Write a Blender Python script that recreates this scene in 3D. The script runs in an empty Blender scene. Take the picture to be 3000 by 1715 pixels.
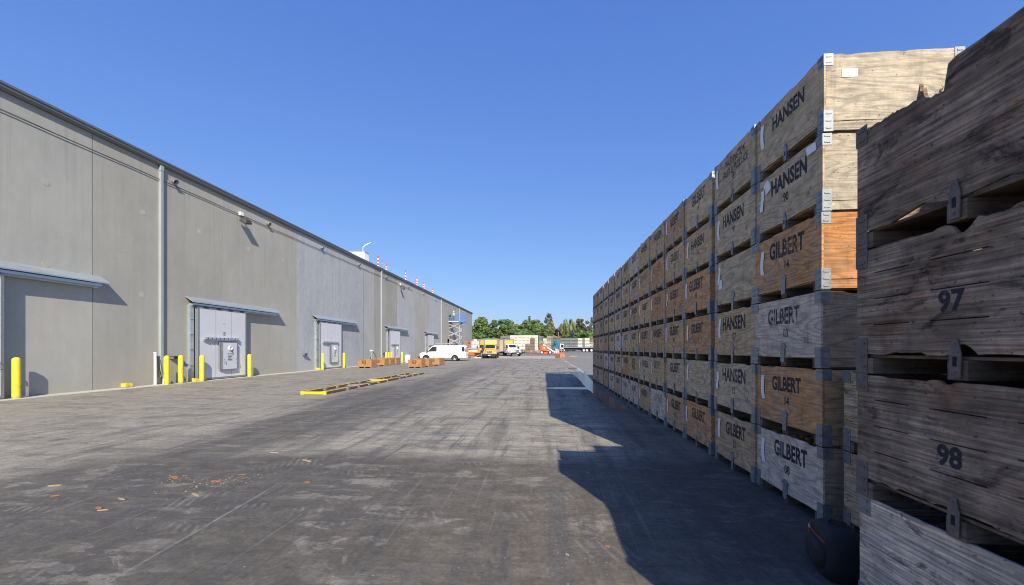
import bpy, math, random
import numpy as np
from mathutils import Vector, Matrix, Euler
R=math.radians
rnd=random.Random(7)
SC=bpy.context.scene
COL=SC.collection
# ---------------------------------------------------------------- camera
F=1190.; H=1.62; XV=1598.; YH=1022.
TH=math.atan((XV-1500)/F); CT,ST=math.cos(TH),math.sin(TH)
cam_d=bpy.data.cameras.new('camera'); cam=bpy.data.objects.new('camera',cam_d); COL.objects.link(cam)
cam_d.sensor_width=36; cam_d.lens=F/3000*36
cam_d.shift_y=(YH-857.5)/3000
cam_d.clip_start=.05; cam_d.clip_end=40000
cam.location=(0,0,H); cam.rotation_euler=(R(90),0,TH)
cam_d.dof.use_dof=True; cam_d.dof.focus_distance=22; cam_d.dof.aperture_fstop=3.2
SC.camera=cam
# ---------------------------------------------------------------- world, sun, exposure
SUN_EL=R(34.1)
sdir=Vector((.382,-.924,0)).normalized()          # horizontal direction towards the sun
W=bpy.data.worlds.new('World'); SC.world=W; W.use_nodes=True
wn=W.node_tree; wn.nodes.clear()
sky=wn.nodes.new('ShaderNodeTexSky'); sky.sky_type='NISHITA'; sky.sun_disc=False
sky.sun_elevation=SUN_EL; sky.sun_rotation=math.atan2(sdir.x,sdir.y)
sky.air_density=1.0; sky.dust_density=.35; sky.ozone_density=3.0; sky.altitude=300
bg=wn.nodes.new('ShaderNodeBackground'); bg.inputs[1].default_value=.105
wo=wn.nodes.new('ShaderNodeOutputWorld')
# clear deep-blue sky: each channel of the Nishita sky gets its own contrast
_sp=wn.nodes.new('ShaderNodeSeparateColor'); _cb=wn.nodes.new('ShaderNodeCombineColor'); wn.links.new(sky.outputs[0],_sp.inputs[0])
for _i,(_a,_p) in enumerate(((.53,.80),(.645,.67),(.945,.378))):
    _m=wn.nodes.new('ShaderNodeMath'); _m.operation='MULTIPLY'; _m.inputs[1].default_value=.1537
    _w=wn.nodes.new('ShaderNodeMath'); _w.operation='POWER'; _w.inputs[1].default_value=_p
    _k=wn.nodes.new('ShaderNodeMath'); _k.operation='MULTIPLY'; _k.inputs[1].default_value=_a/.1537
    wn.links.new(_sp.outputs[_i],_m.inputs[0]); wn.links.new(_m.outputs[0],_w.inputs[0]); wn.links.new(_w.outputs[0],_k.inputs[0]); wn.links.new(_k.outputs[0],_cb.inputs[_i])
wn.links.new(_cb.outputs[0],bg.inputs[0]); wn.links.new(bg.outputs[0],wo.inputs[0])
sd=bpy.data.lights.new('sun','SUN'); sd.energy=4.6; sd.angle=R(.5); sd.color=(1,.92,.775)
sun=bpy.data.objects.new('sun',sd); COL.objects.link(sun)
v=Vector((sdir.x*math.cos(SUN_EL),sdir.y*math.cos(SUN_EL),math.sin(SUN_EL)))
sun.rotation_euler=v.to_track_quat('Z','Y').to_euler()
SC.view_settings.view_transform='Standard'; SC.view_settings.look='None'
SC.cycles.pixel_filter_type='BLACKMAN_HARRIS'; SC.cycles.filter_width=1.0
SC.view_settings.exposure=.55; SC.view_settings.gamma=1

# ---------------------------------------------------------------- helpers
def gz(y): return 0 if y<72 else (.7*(y-72)/36 if y<108 else .7)
def at(px,d,z=None):
    """ground point seen at photo column px at depth d"""
    xc=(px-1500)/F*d
    x=xc*CT-d*ST; y=xc*ST+d*CT
    return Vector((x,y,gz(y) if z is None else z))
def G(px,py,z=0):
    d=F*(H-z)/(py-YH); return at(px,d,z)
def hz(py,d): return H-(py-YH)/F*d

class MB:
    def __init__(s): s.v=[]; s.f=[]
    def add(s,vs,fs,M=None):
        o=len(s.v)
        for q in vs: s.v.append(tuple(M@Vector(q)) if M else tuple(q))
        for f in fs: s.f.append(tuple(i+o for i in f))
        return s
    def box(s,x0,x1,y0,y1,z0,z1,M=None):
        return s.add([(x0,y0,z0),(x1,y0,z0),(x1,y1,z0),(x0,y1,z0),(x0,y0,z1),(x1,y0,z1),(x1,y1,z1),(x0,y1,z1)],
          [(0,3,2,1),(4,5,6,7),(0,1,5,4),(1,2,6,5),(2,3,7,6),(3,0,4,7)],M)
    def cyl(s,p,q,r,n=12,r2=None):
        p=Vector(p);q=Vector(q);r2=r if r2 is None else r2
        w=(q-p).normalized(); a=w.orthogonal().normalized(); b=w.cross(a)
        vs=[];
        for c,rr in ((p,r),(q,r2)):
            for i in range(n):
                t=2*math.pi*i/n; vs.append(c+a*math.cos(t)*rr+b*math.sin(t)*rr)
        fs=[(i,(i+1)%n,n+(i+1)%n,n+i) for i in range(n)]+[tuple(range(n-1,-1,-1)),tuple(range(n,2*n))]
        return s.add(vs,fs)
    def tube(s,pts,r,n=6):
        for a,b in zip(pts[:-1],pts[1:]): s.cyl(a,b,r,n)
        return s
    def beam(s,p,q,w,h):
        """rectangular bar from p to q"""
        p=Vector(p);q=Vector(q); d=(q-p); L=d.length; d.normalize()
        M=Matrix.Translation(p)@d.to_track_quat('X','Z').to_matrix().to_4x4()
        return s.box(0,L,-w/2,w/2,-h/2,h/2,M)
    def prism(s,poly,axis,a,b,M=None):
        """poly 2D; axis 'x': (y,z) extruded a..b ; 'y': (x,z) ; 'z': (x,y)"""
        n=len(poly); vs=[]
        for t in (a,b):
            for u,w in poly: vs.append({'x':(t,u,w),'y':(u,t,w),'z':(u,w,t)}[axis])
        fs=[(i,(i+1)%n,n+(i+1)%n,n+i) for i in range(n)]+[tuple(range(n-1,-1,-1)),tuple(range(n,2*n))]
        return s.add(vs,fs,M)
    def lathe(s,prof,n=20,M=None,axis='z',caps=True):
        vs=[];m=len(prof)
        for i in range(n):
            t=2*math.pi*i/n
            for r,z in prof:
                c,q=r*math.cos(t),r*math.sin(t)
                vs.append((c,q,z) if axis=='z' else (c,z,q))
        fs=[]
        for i in range(n):
            j=(i+1)%n
            for k in range(m-1): fs.append((i*m+k,j*m+k,j*m+k+1,i*m+k+1))
        if caps and prof[0][0]>1e-4: fs.append(tuple(i*m for i in range(n-1,-1,-1)))
        if caps and prof[-1][0]>1e-4: fs.append(tuple(i*m+m-1 for i in range(n)))
        return s.add(vs,fs,M)
    def loft(s,secs,M=None):
        n=len(secs[0]); vs=[p for q in secs for p in q]; fs=[]
        for a in range(len(secs)-1):
            for i in range(n):
                j=(i+1)%n; fs.append((a*n+i,a*n+j,(a+1)*n+j,(a+1)*n+i))
        fs.append(tuple(range(n-1,-1,-1))); fs.append(tuple((len(secs)-1)*n+i for i in range(n)))
        return s.add(vs,fs,M)
    def mesh(s,name,smooth=None,fix=True):
        me=bpy.data.meshes.new(name); me.from_pydata(s.v,[],s.f)
        if fix and len(s.f)<20000:
            import bmesh
            bm=bmesh.new(); bm.from_mesh(me); bmesh.ops.recalc_face_normals(bm,faces=bm.faces); bm.to_mesh(me); bm.free()
        if smooth:
            me.polygons.foreach_set('use_smooth',[True]*len(me.polygons)); me.set_sharp_from_angle(angle=R(smooth))
        me.update(); return me

def O(name,me,mat,parent=None,loc=(0,0,0),rot=(0,0,0),color=None,smooth=None):
    if isinstance(me,MB): me=me.mesh(name,smooth)
    if mat is not None and not me.materials: me.materials.append(mat)
    o=bpy.data.objects.new(name,me); COL.objects.link(o)
    if mat is not None and me.materials[0]!=mat: o.material_slots[0].link='OBJECT'; o.material_slots[0].material=mat
    o.parent=parent; o.location=loc; o.rotation_euler=rot
    if color: o.color=(*color,1)
    return o
def tag(o,label,cat,group=None,kind=None):
    if label: o['label']=label
    if cat: o['category']=cat
    if group: o['group']=group
    if kind: o['kind']=kind
    return o
def E(name,label,cat,loc=(0,0,0),rz=0,group=None):
    o=bpy.data.objects.new(name,None); COL.objects.link(o); o.empty_display_size=.2
    o.location=loc; o.rotation_euler=(0,0,rz); return tag(o,label,cat,group)
def dup(root,loc,rz,label=None,group=None):
    def cp(o,par):
        c=o.copy(); COL.objects.link(c); c.parent=par
        for ch in list(kids[o]): cp(ch,c)
        return c
    kids={root:list(root.children)}
    for ch in root.children:
        kids[ch]=list(ch.children)
        for g in ch.children: kids[g]=[]
    c=cp(root,None); c.location=loc; c.rotation_euler=(0,0,rz)
    if label: c['label']=label
    if group: c['group']=group
    return c

# ---------------------------------------------------------------- materials
class NT:
    def __init__(s,name):
        s.m=bpy.data.materials.new(name); s.m.use_nodes=True; s.t=s.m.node_tree
        s.b=s.t.nodes['Principled BSDF']; s.out=s.t.nodes['Material Output']
    def n(s,ty,**k):
        q=s.t.nodes.new(ty)
        for a,b in k.items():
            if a in('i',):
                for kk,vv in b.items(): s.put(q,kk,vv)
            else: setattr(q,a,b)
        return q
    def put(s,q,k,v):
        inp=q.inputs[k]
        if hasattr(v,'is_output'): s.t.links.new(v,inp)
        elif isinstance(v,bpy.types.Node): s.t.links.new(v.outputs[0],inp)
        else: inp.default_value=v
    def math(s,op,a,b=0.,c=None,clamp=False):
        q=s.n('ShaderNodeMath',operation=op,use_clamp=clamp); s.put(q,0,a); s.put(q,1,b)
        if c is not None: s.put(q,2,c)
        return q.outputs[0]
    def mix(s,f,a,b,mode='MIX'):
        q=s.n('ShaderNodeMix',data_type='RGBA',blend_type=mode); s.put(q,0,f); s.put(q,6,a); s.put(q,7,b); return q.outputs[2]
    def noise(s,vec,scale,detail=3,rough=.55,dist=0):
        q=s.n('ShaderNodeTexNoise'); 
        if vec is not None: s.put(q,'Vector',vec)
        q.inputs['Scale'].default_value=scale; q.inputs['Detail'].default_value=detail
        q.inputs['Roughness'].default_value=rough; q.inputs['Distortion'].default_value=dist; return q.outputs[0]
    def ramp(s,f,a,b,lo=0.,hi=1.):
        q=s.n('ShaderNodeMapRange'); q.clamp=True; s.put(q,0,f); s.put(q,1,a); s.put(q,2,b); s.put(q,3,lo); s.put(q,4,hi); return q.outputs[0]
    def vmul(s,vec,sc,off=None):
        q=s.n('ShaderNodeMapping'); s.put(q,'Vector',vec); q.inputs['Scale'].default_value=sc
        if off is not None: s.put(q,'Location',off)
        return q.outputs[0]
    def grey(s,v):
        q=s.n('ShaderNodeCombineColor'); s.put(q,0,v); s.put(q,1,v); s.put(q,2,v); return q.outputs[0]
    def bump(s,h,strength=.3,dist=.01):
        q=s.n('ShaderNodeBump'); s.put(q,'Height',h); q.inputs['Strength'].default_value=strength; q.inputs['Distance'].default_value=dist
        s.t.links.new(q.outputs[0],s.b.inputs['Normal'])
    def setc(s,c): s.put(s.b,'Base Color',c)
def c4(c): return (c[0],c[1],c[2],1)
MC={}
def plain(name,col,rough=.5,metal=0,var=.12,scale=6,bump=0,coat=0,spec=None,objcol=False,stretch=(1,1,1)):
    if name in MC: return MC[name]
    t=NT(name); tc=t.n('ShaderNodeTexCoord'); oi=t.n('ShaderNodeObjectInfo')
    rv=t.math('MULTIPLY',oi.outputs['Random'],37.)
    off=t.n('ShaderNodeCombineXYZ'); t.put(off,0,rv); t.put(off,1,rv)
    p=t.vmul(tc.outputs['Object'],stretch,off.outputs[0])
    n1=t.noise(p,scale,4,.6); n2=t.noise(p,scale*6,3,.6)
    k=t.math('ADD',t.math('MULTIPLY',n1,.65),t.math('MULTIPLY',n2,.35))
    k=t.ramp(k,.3,.7,1-var,1+var*.6)
    base=oi.outputs['Color'] if objcol else c4(col)
    t.setc(t.mix(1.,base,t.grey(k),'MULTIPLY'))
    t.b.inputs['Metallic'].default_value=metal
    t.put(t.b,'Roughness',t.ramp(n1,.3,.7,max(.02,rough-.08),min(1,rough+.1)))
    t.b.inputs['Coat Weight'].default_value=coat; t.b.inputs['Coat Roughness'].default_value=.05
    if spec is not None: t.b.inputs['Specular IOR Level'].default_value=spec
    if bump: t.bump(n2,bump,.005)
    MC[name]=t.m; return t.m

def mat_wood(name,tint=None,rough=False):
    t=NT(name); tc=t.n('ShaderNodeTexCoord'); oi=t.n('ShaderNodeObjectInfo')
    rv=t.math('MULTIPLY',oi.outputs['Random'],91.)
    off=t.n('ShaderNodeCombineXYZ'); t.put(off,0,rv); t.put(off,1,rv); t.put(off,2,t.math('MULTIPLY',rv,.37))
    p=t.vmul(tc.outputs['Object'],(1,1,1),off.outputs[0])
    pg=t.vmul(p,(.5,.5,3.2))
    n=t.noise(pg,1.2,1.6,.45,.12)
    rings=t.math('SINE',t.math('MULTIPLY',n,110.))
    rings=t.math('POWER',t.math('ADD',t.math('MULTIPLY',rings,.5),.5),3.)
    fib=t.noise(t.vmul(p,(3,3,85)),1.6,4,.6)
    blot=t.noise(t.vmul(p,(1,1,1.3)),2.6,5,.62)
    blot2=t.noise(t.vmul(p,(1,1,1.6)),7.5,5,.7)
    drip=t.noise(t.vmul(p,(9,9,.7)),1.7,4,.6)
    spots=t.noise(t.vmul(p,(1,1,1.5)),34.,2,.5)
    base=oi.outputs['Color'] if tint is None else c4(tint)
    grey=(.42,.335,.245,1)
    c=t.mix(t.ramp(blot,.42,.68,0,.5),base,grey)
    c=t.mix(t.math('MULTIPLY',t.ramp(blot2,.52,.72,0,1),.35),c,t.mix(1.,base,(1.25,1.02,.8,1),'MULTIPLY'))
    k=t.ramp(rings,0,1,1.05,.76)
    k=t.math('MULTIPLY',k,t.ramp(fib,.3,.7,.74,1.22))
    k=t.math('MULTIPLY',k,t.ramp(blot2,.3,.62,.7,1.08))
    k=t.math('MULTIPLY',k,t.ramp(drip,.30,.44,.82,1))
    k=t.math('MULTIPLY',k,t.ramp(spots,.27,.34,.35,1))
    if rough:   # old boards: deep open grain, rust and rot stains
        c=t.mix(t.math('MULTIPLY',t.ramp(t.noise(t.vmul(p,(1,1,1.7)),2.1,5,.7,.4),.56,.68,0,.7),t.ramp(drip,.35,.6,.3,1)),c,(.27,.105,.04,1))
        c=t.mix(t.ramp(t.noise(t.vmul(p,(1,1,2.2)),3.4,6,.75,.6),.55,.63,0,.75),c,(.05,.036,.027,1))
        fib2=t.noise(t.vmul(p,(1.0,1.0,60)),1.4,4,.6,.12)
        k=t.math('MULTIPLY',k,t.ramp(fib2,.36,.64,.55,1.35)); k=t.math('MULTIPLY',k,t.ramp(rings,0,1,.92,1.12))
        k=t.math('MULTIPLY',k,t.ramp(blot,.35,.65,.72,1.3))
    t.setc(t.mix(1.,c,t.grey(k),'MULTIPLY'))
    t.b.inputs['Roughness'].default_value=.86; t.b.inputs['Specular IOR Level'].default_value=.25
    t.bump(t.math('ADD',t.math('MULTIPLY',rings,.3),fib),.5,.004)
    return t.m
M_WOOD=mat_wood('weathered_plywood')
M_WOODK=mat_wood('old_rotten_plywood',None,True)
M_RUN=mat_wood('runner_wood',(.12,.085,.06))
M_GALV=plain('galvanized_steel',(.25,.27,.28),.5,.35,.4,14,.15)
M_OLDG=plain('old_rusty_galvanized',(.17,.145,.12),.8,.05,.5,25,.3)
M_GALV2=plain('galvanized_sheet',(.50,.55,.58),.36,.6,.16,2.5,.05,stretch=(1,.3,2))
M_PAPER=plain('paper',(.8,.8,.8),.7,0,.08,20)
M_DARK=plain('recess_shade_black',(.012,.012,.013),.9,0,.1)  # near-black, painted where recesses and openings would lie in shade
def mat_yellow(name):
    t=NT(name); tc=t.n('ShaderNodeTexCoord'); oi=t.n('ShaderNodeObjectInfo'); off=t.n('ShaderNodeCombineXYZ'); t.put(off,2,t.math('MULTIPLY',oi.outputs['Random'],40.))
    p=t.vmul(tc.outputs['Object'],(1,1,1),off.outputs[0]); z=t.n('ShaderNodeSeparateXYZ'); t.put(z,0,tc.outputs['Object'])
    n=t.noise(p,5,5,.7); n2=t.noise(t.vmul(p,(1,1,.35)),16,4,.7)
    c=t.mix(t.ramp(n,.35,.7,0,.5),(.80,.64,.03,1),(.66,.5,.05,1))
    sc=t.math('MULTIPLY',t.ramp(n2,.56,.64,0,.8),t.ramp(z.outputs[2],.9,.1,.25,1)); c=t.mix(sc,c,(.13,.10,.06,1))
    c=t.mix(t.math('MULTIPLY',t.ramp(z.outputs[2],.14,.0,0,.6),t.ramp(n,.3,.6,.3,1)),c,(.2,.16,.1,1))
    t.setc(c); t.b.inputs['Roughness'].default_value=.45; return t.m
M_YEL=mat_yellow('yellow_paint')
M_STEELY=plain('painted_yellow_steel',(.72,.52,.02),.45,0,.2,9)
M_RUST=plain('rusty_steel',(.16,.075,.04),.8,.2,.5,7,.3)
M_TYRE=plain('rubber',(.025,.025,.027),.8,0,.3,12)
M_RIM=plain('rim_metal',(.7,.7,.7),.4,.2,.15,8)
M_GLASS=plain('dark_glass',(.018,.026,.03),.06,0,.05,2,coat=.6)
M_BLACKP=plain('black_plastic',(.02,.02,.022),.5,0,.2,8)
M_WHITE=plain('white_paint',(.78,.79,.79),.28,0,.04,2,coat=.5)
M_CHROME=plain('chrome',(.72,.74,.76),.25,.5,.1,6)
M_ORANGE=plain('orange_paint',(.86,.13,.025),.38,0,.12,4,coat=.2)
M_CREAM=plain('cream_paint',(.8,.72,.5),.45,0,.1,5)
M_TRYEL=plain('truck_yellow',(.86,.42,.02),.32,0,.06,2,coat=.4)
M_TEAL=plain('teal_paint',(.0,.17,.22),.25,0,.08,3,coat=.6)
M_BLUE=plain('blue_paint',(.03,.22,.72),.4,0,.1,4,coat=.2)
M_GREYP=plain('grey_paint',(.30,.32,.34),.5,0,.15,6)
M_RED=plain('red_plastic',(.8,.03,.02),.4,0,.1,6)
M_LENS=plain('lens',(.5,.5,.48),.1,0,.1,6,coat=.8)
M_TAPE=plain('printed_text',(.045,.045,.05),.7,0,.2,30)

def mat_stencil():
    t=NT('stencil_ink'); tc=t.n('ShaderNodeTexCoord'); oi=t.n('ShaderNodeObjectInfo')
    rv=t.math('MULTIPLY',oi.outputs['Random'],51.)
    off=t.n('ShaderNodeCombineXYZ'); t.put(off,0,rv); t.put(off,1,rv)
    p=t.vmul(tc.outputs['Object'],(1,1,1),off.outputs[0])
    n=t.noise(p,22,4,.65); n2=t.noise(p,3.5,2,.5)
    # per-object wear is kept in object colour red channel
    sep=t.n('ShaderNodeSeparateColor'); t.put(sep,0,oi.outputs['Color'])
    w=t.math('ADD',t.math('ADD',t.math('MULTIPLY',n,.8),t.math('MULTIPLY',n2,.5)),t.math('MULTIPLY',sep.outputs[0],-.45))
    a=t.ramp(w,.32,.62,.12,.95)
    t.setc((.022,.022,.028,1)); t.b.inputs['Roughness'].default_value=.8
    t.put(t.b,'Alpha',a); return t.m
M_INK=mat_stencil()

def mat_concrete():
    t=NT('precast_concrete'); tc=t.n('ShaderNodeTexCoord'); oi=t.n('ShaderNodeObjectInfo')
    rv=t.math('MULTIPLY',oi.outputs['Random'],77.)
    off=t.n('ShaderNodeCombineXYZ'); t.put(off,0,rv); t.put(off,1,rv); t.put(off,2,rv)
    p=t.vmul(tc.outputs['Object'],(1,1,1),off.outputs[0])
    big=t.noise(t.vmul(p,(1,.55,.28)),.9,4,.55)
    streak=t.noise(t.vmul(p,(1,3.2,.12)),1.3,5,.65)
    fine=t.noise(p,26,4,.7); mid=t.noise(t.vmul(p,(1,1,.6)),3.2,5,.65)
    sep=t.n('ShaderNodeSeparateColor'); t.put(sep,0,oi.outputs['Color'])
    blu=t.ramp(t.math('SUBTRACT',sep.outputs[2],sep.outputs[0]),.0,.025,0,1)   # bluish panels are more mottled
    blue=t.math('MULTIPLY',t.ramp(t.math('ADD',t.math('MULTIPLY',mid,.5),t.math('MULTIPLY',streak,.5)),.42,.6,0,1),blu)
    k=t.math('MULTIPLY',t.ramp(big,.3,.7,.90,1.07),t.ramp(streak,.3,.7,.965,1.03))
    k=t.math('MULTIPLY',k,t.ramp(mid,.3,.7,.955,1.03)); k=t.math('MULTIPLY',k,t.ramp(fine,.3,.7,.97,1.03))
    c=t.mix(1.,oi.outputs['Color'],t.grey(k),'MULTIPLY')
    c=t.mix(t.math('MULTIPLY',blue,.6),c,(.42,.44,.46,1))
    zz=t.n('ShaderNodeSeparateXYZ'); t.put(zz,0,tc.outputs['Object'])
    dirt=t.math('MULTIPLY',t.ramp(zz.outputs[2],0,.9,1,0),t.ramp(mid,.35,.65,.2,1))
    c=t.mix(t.math('MULTIPLY',dirt,.25),c,(.16,.13,.10,1))
    run=t.math('MULTIPLY',t.ramp(t.noise(t.vmul(p,(1,5,.06)),1.6,4,.7),.54,.66,0,1),t.ramp(zz.outputs[2],3.5,9.4,0,1)); c=t.mix(t.math('MULTIPLY',run,.22),c,(.17,.165,.155,1))
    c=t.mix(1.,c,(1.05,1.045,1.02,1),'MULTIPLY')
    t.setc(c); t.b.inputs['Roughness'].default_value=.85; t.b.inputs['Specular IOR Level'].default_value=.3
    t.bump(fine,.12,.004); return t.m
M_CONC=mat_concrete()

def mat_ground():
    t=NT('worn_pavement'); g=t.n('ShaderNodeNewGeometry'); P=g.outputs['Position']
    s=t.n('ShaderNodeSeparateXYZ'); t.put(s,0,P); X,Y=s.outputs[0],s.outputs[1]
    wob=t.noise(t.vmul(P,(.35,.12,1)),1.,4,.6); wobc=t.math('MULTIPLY',t.math('SUBTRACT',wob,.5),5.)
    wob2=t.noise(t.vmul(P,(.5,1.2,1)),.9,5,.65); wob2c=t.math('MULTIPLY',t.math('SUBTRACT',wob2,.5),5.)
    alongY=t.noise(t.vmul(P,(2.6,.22,1)),1.,6,.62)     # wheel tracks down the yard
    alongX=t.noise(t.vmul(P,(.45,2.4,1)),1.,6,.66,.4)     # cross swirls from turning forklifts
    diag=t.n('ShaderNodeMapping'); t.put(diag,'Vector',P); diag.inputs['Rotation'].default_value=(0,0,R(35)); diag.inputs['Scale'].default_value=(.3,2.2,1)
    dg=t.noise(diag.outputs[0],1.,5,.65,.5)
    fine=t.noise(P,26,6,.8); grit=t.noise(P,150,3,.7); mid=t.noise(P,3.1,6,.68)
    # base tones
    light=(.275,.258,.222,1); midc=(.285,.27,.228,1); dark=(.076,.071,.064,1); brown=(.108,.094,.076,1)
    XX=t.math('ADD',X,wobc); YY=t.math('ADD',Y,wob2c); YD=t.math('ADD',Y,t.math('MULTIPLY',wob2c,.35))
    chop=t.noise(t.vmul(P,(1.1,2.6,1)),1.6,7,.7,.6); chop2=t.noise(t.vmul(P,(.5,1.1,1)),1.3,6,.62,.8)
    zoneD=t.math('MULTIPLY',t.ramp(XX,-7.2,-5.2,0,1),t.ramp(YD,6.4,5.7,0,1))
    lane=t.math('MULTIPLY',t.ramp(XX,-7.2,-6.0,0,1),t.ramp(XX,-3.2,-4.6,0,1)); lane=t.math('MULTIPLY',lane,t.ramp(Y,45,12,.15,.9))
    zoneA=t.ramp(XX,-5.8,-7.2,0,1)
    c=t.mix(zoneA,midc,light)
    # mottled wear of the light zone
    c=t.mix(t.ramp(chop2,.5,.62,0,.62),c,(.14,.132,.122,1))
    c=t.mix(t.math('MULTIPLY',t.ramp(chop,.53,.57,0,.6),t.ramp(zoneA,0,1,1,.25)),c,(.37,.345,.295,1))
    dk=t.mix(t.ramp(X,-3,0,0,1),dark,brown)
    dk=t.mix(t.ramp(chop2,.5,.66,0,.45),dk,(.125,.118,.11,1))
    m=t.math('MAXIMUM',zoneD,lane); m=t.math('MULTIPLY',m,t.ramp(chop,.3,.6,1,.82))
    c=t.mix(m,c,dk)
    # worn-through pale patches with broken edges inside the dark zone
    spot=t.math('MULTIPLY',t.ramp(chop,.53,.555,0,1),t.ramp(t.noise(P,.75,4,.6),.50,.57,0,1))
    c=t.mix(t.math('MULTIPLY',spot,t.math('MULTIPLY',m,.75)),c,(.245,.232,.21,1))
    hatch=t.math('MULTIPLY',t.ramp(t.math('SINE',t.math('MULTIPLY',t.math('ADD',X,t.math('MULTIPLY',Y,.4)),70.)),.1,.5,0,1),t.math('MULTIPLY',t.ramp(alongX,.52,.57,0,1),t.ramp(t.noise(P,1.7,3,.6),.53,.58,0,1)))
    c=t.mix(t.math('MULTIPLY',hatch,.55),c,(.23,.22,.2,1))
    # rubber streaks down the yard and swirls across it
    c=t.mix(t.math('MULTIPLY',t.ramp(alongY,.50,.62,0,.5),t.ramp(X,-9,-6,.35,1)),c,(.075,.073,.075,1))
    c=t.mix(t.math('MULTIPLY',t.ramp(t.math('MAXIMUM',alongX,dg),.56,.70,0,.62),t.ramp(X,-9,-5,.35,1)),c,(.085,.082,.082,1))
    thin=t.noise(t.vmul(P,(7,.5,1)),1.,5,.7,.3); thin2=t.noise(t.vmul(P,(.6,7,1)),1.,5,.7,.5)
    c=t.mix(t.ramp(thin,.57,.66,0,.6),c,(.07,.07,.072,1)); c=t.mix(t.ramp(thin2,.57,.66,0,.6),c,(.085,.083,.083,1))
    c=t.mix(t.math('MULTIPLY',t.ramp(thin2,.40,.32,0,.3),t.ramp(Y,3,6,.4,1)),c,(.33,.315,.285,1))
    st=t.ramp(t.noise(t.vmul(P,(14,.35,1)),1.,2,.5),.66,.7,0,.25); c=t.mix(t.math('MULTIPLY',st,m),c,(.26,.25,.23,1))
    c=t.mix(t.math('MULTIPLY',t.ramp(X,1.,1.6,0,.55),t.ramp(Y,26,22,0,1)),c,(.042,.04,.04,1))  # darker asphalt beside the stacks, with their cast shadow deepened in the colour
    # far lighter slab and the asphalt on the right
    slab=t.math('MULTIPLY',t.ramp(Y,66,67,0,1),t.ramp(Y,83,80,0,1)); slab=t.math('MULTIPLY',slab,t.ramp(X,2.8,3.2,1,.25))
    c=t.mix(t.math('MULTIPLY',slab,.85),c,(.42,.40,.35,1))
    far=t.ramp(Y,80,84,0,1); c=t.mix(far,c,t.mix(t.ramp(mid,.3,.7,0,1),(.17,.16,.145,1),(.23,.22,.20,1)))
    rt=t.math('MULTIPLY',t.ramp(X,2.72,2.78,0,.75),t.ramp(Y,24,26,0,1)); c=t.mix(rt,c,(.225,.215,.2,1))
    kb=t.math('MULTIPLY',t.ramp(t.math('ABSOLUTE',t.math('SUBTRACT',X,2.62)),.06,.1,1,0),t.ramp(Y,26,28,0,.6)); c=t.mix(kb,c,(.5,.49,.46,1))
    # pale apron at the warehouse foot
    ap=t.math('MULTIPLY',t.ramp(t.math('ADD',X,t.math('MULTIPLY',wobc,.03)),-16.75,-16.95,0,1),t.ramp(Y,98,97,0,1)); c=t.mix(t.math('MULTIPLY',ap,.8),c,(.55,.53,.48,1))
    # slab joints
    for xj,w in ((-2.55,.008),(-9.2,.008),(.62,.006)):
        jn=t.ramp(t.math('ABSOLUTE',t.math('SUBTRACT',X,xj)),w*.6,w*1.6,.4,0); c=t.mix(jn,c,(.06,.06,.06,1))
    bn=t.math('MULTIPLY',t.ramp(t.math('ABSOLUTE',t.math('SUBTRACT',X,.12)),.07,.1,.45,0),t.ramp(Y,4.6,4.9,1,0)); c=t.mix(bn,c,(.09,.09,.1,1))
    # one long scratch
    # line from (-2.9,2.35)-(-4.1,4.1)
    a=Vector((-3.02,2.55)); b=Vector((-3.2,4.75)); d=(b-a); L=d.length; d/=L; nx,ny=-d.y,d.x
    dist=t.math('ABSOLUTE',t.math('ADD',t.math('MULTIPLY',X,nx),t.math('ADD',t.math('MULTIPLY',Y,ny),-(a.x*nx+a.y*ny))))
    al=t.math('ADD',t.math('MULTIPLY',X,d.x),t.math('ADD',t.math('MULTIPLY',Y,d.y),-(a.x*d.x+a.y*d.y)))
    ln=t.math('MULTIPLY',t.ramp(dist,.006,.02,1,0),t.math('MULTIPLY',t.ramp(al,0,.3,0,1),t.ramp(al,L-.5,L,1,0)))
    c=t.mix(t.math('MULTIPLY',ln,t.ramp(mid,.3,.6,.05,.4)),c,(.36,.35,.33,1))
    k=t.math('MULTIPLY',t.math('MULTIPLY',t.ramp(fine,.25,.75,.6,1.4),t.ramp(grit,.3,.7,.8,1.2)),t.math('MULTIPLY',t.ramp(mid,.3,.7,.8,1.18),t.ramp(t.noise(P,9,5,.7),.3,.7,.85,1.15)))
    c=t.mix(1.,c,t.grey(k),'MULTIPLY')
    dots=t.n('ShaderNodeTexVoronoi'); t.put(dots,'Vector',P); dots.inputs['Scale'].default_value=5.5
    dd=t.ramp(dots.outputs['Distance'],.035,.05,1,0); dsel=t.n('ShaderNodeSeparateColor'); t.put(dsel,0,dots.outputs['Color'])
    c=t.mix(t.math('MULTIPLY',dd,t.ramp(dsel.outputs[0],.55,.6,0,.55)),c,(.42,.38,.33,1))
    c=t.mix(t.math('MULTIPLY',dd,t.ramp(dsel.outputs[0],.4,.3,0,.7)),c,(.04,.04,.04,1))
    c=t.mix(1.,c,(1.04,1.0,.92,1),'MULTIPLY')
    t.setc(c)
    wet=t.ramp(t.noise(t.vmul(P,(.22,.9,1)),1.,4,.6),.6,.68,0,1); wet=t.math('MULTIPLY',wet,t.math('MULTIPLY',t.ramp(Y,5,8,0,1),t.ramp(X,-9,-4,0,1)))
    t.put(t.b,'Roughness',t.ramp(wet,0,1,.82,.4)); t.b.inputs['Specular IOR Level'].default_value=.35
    t.bump(t.math('ADD',fine,mid),.35,.006); return t.m
M_GROUND=mat_ground()
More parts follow.
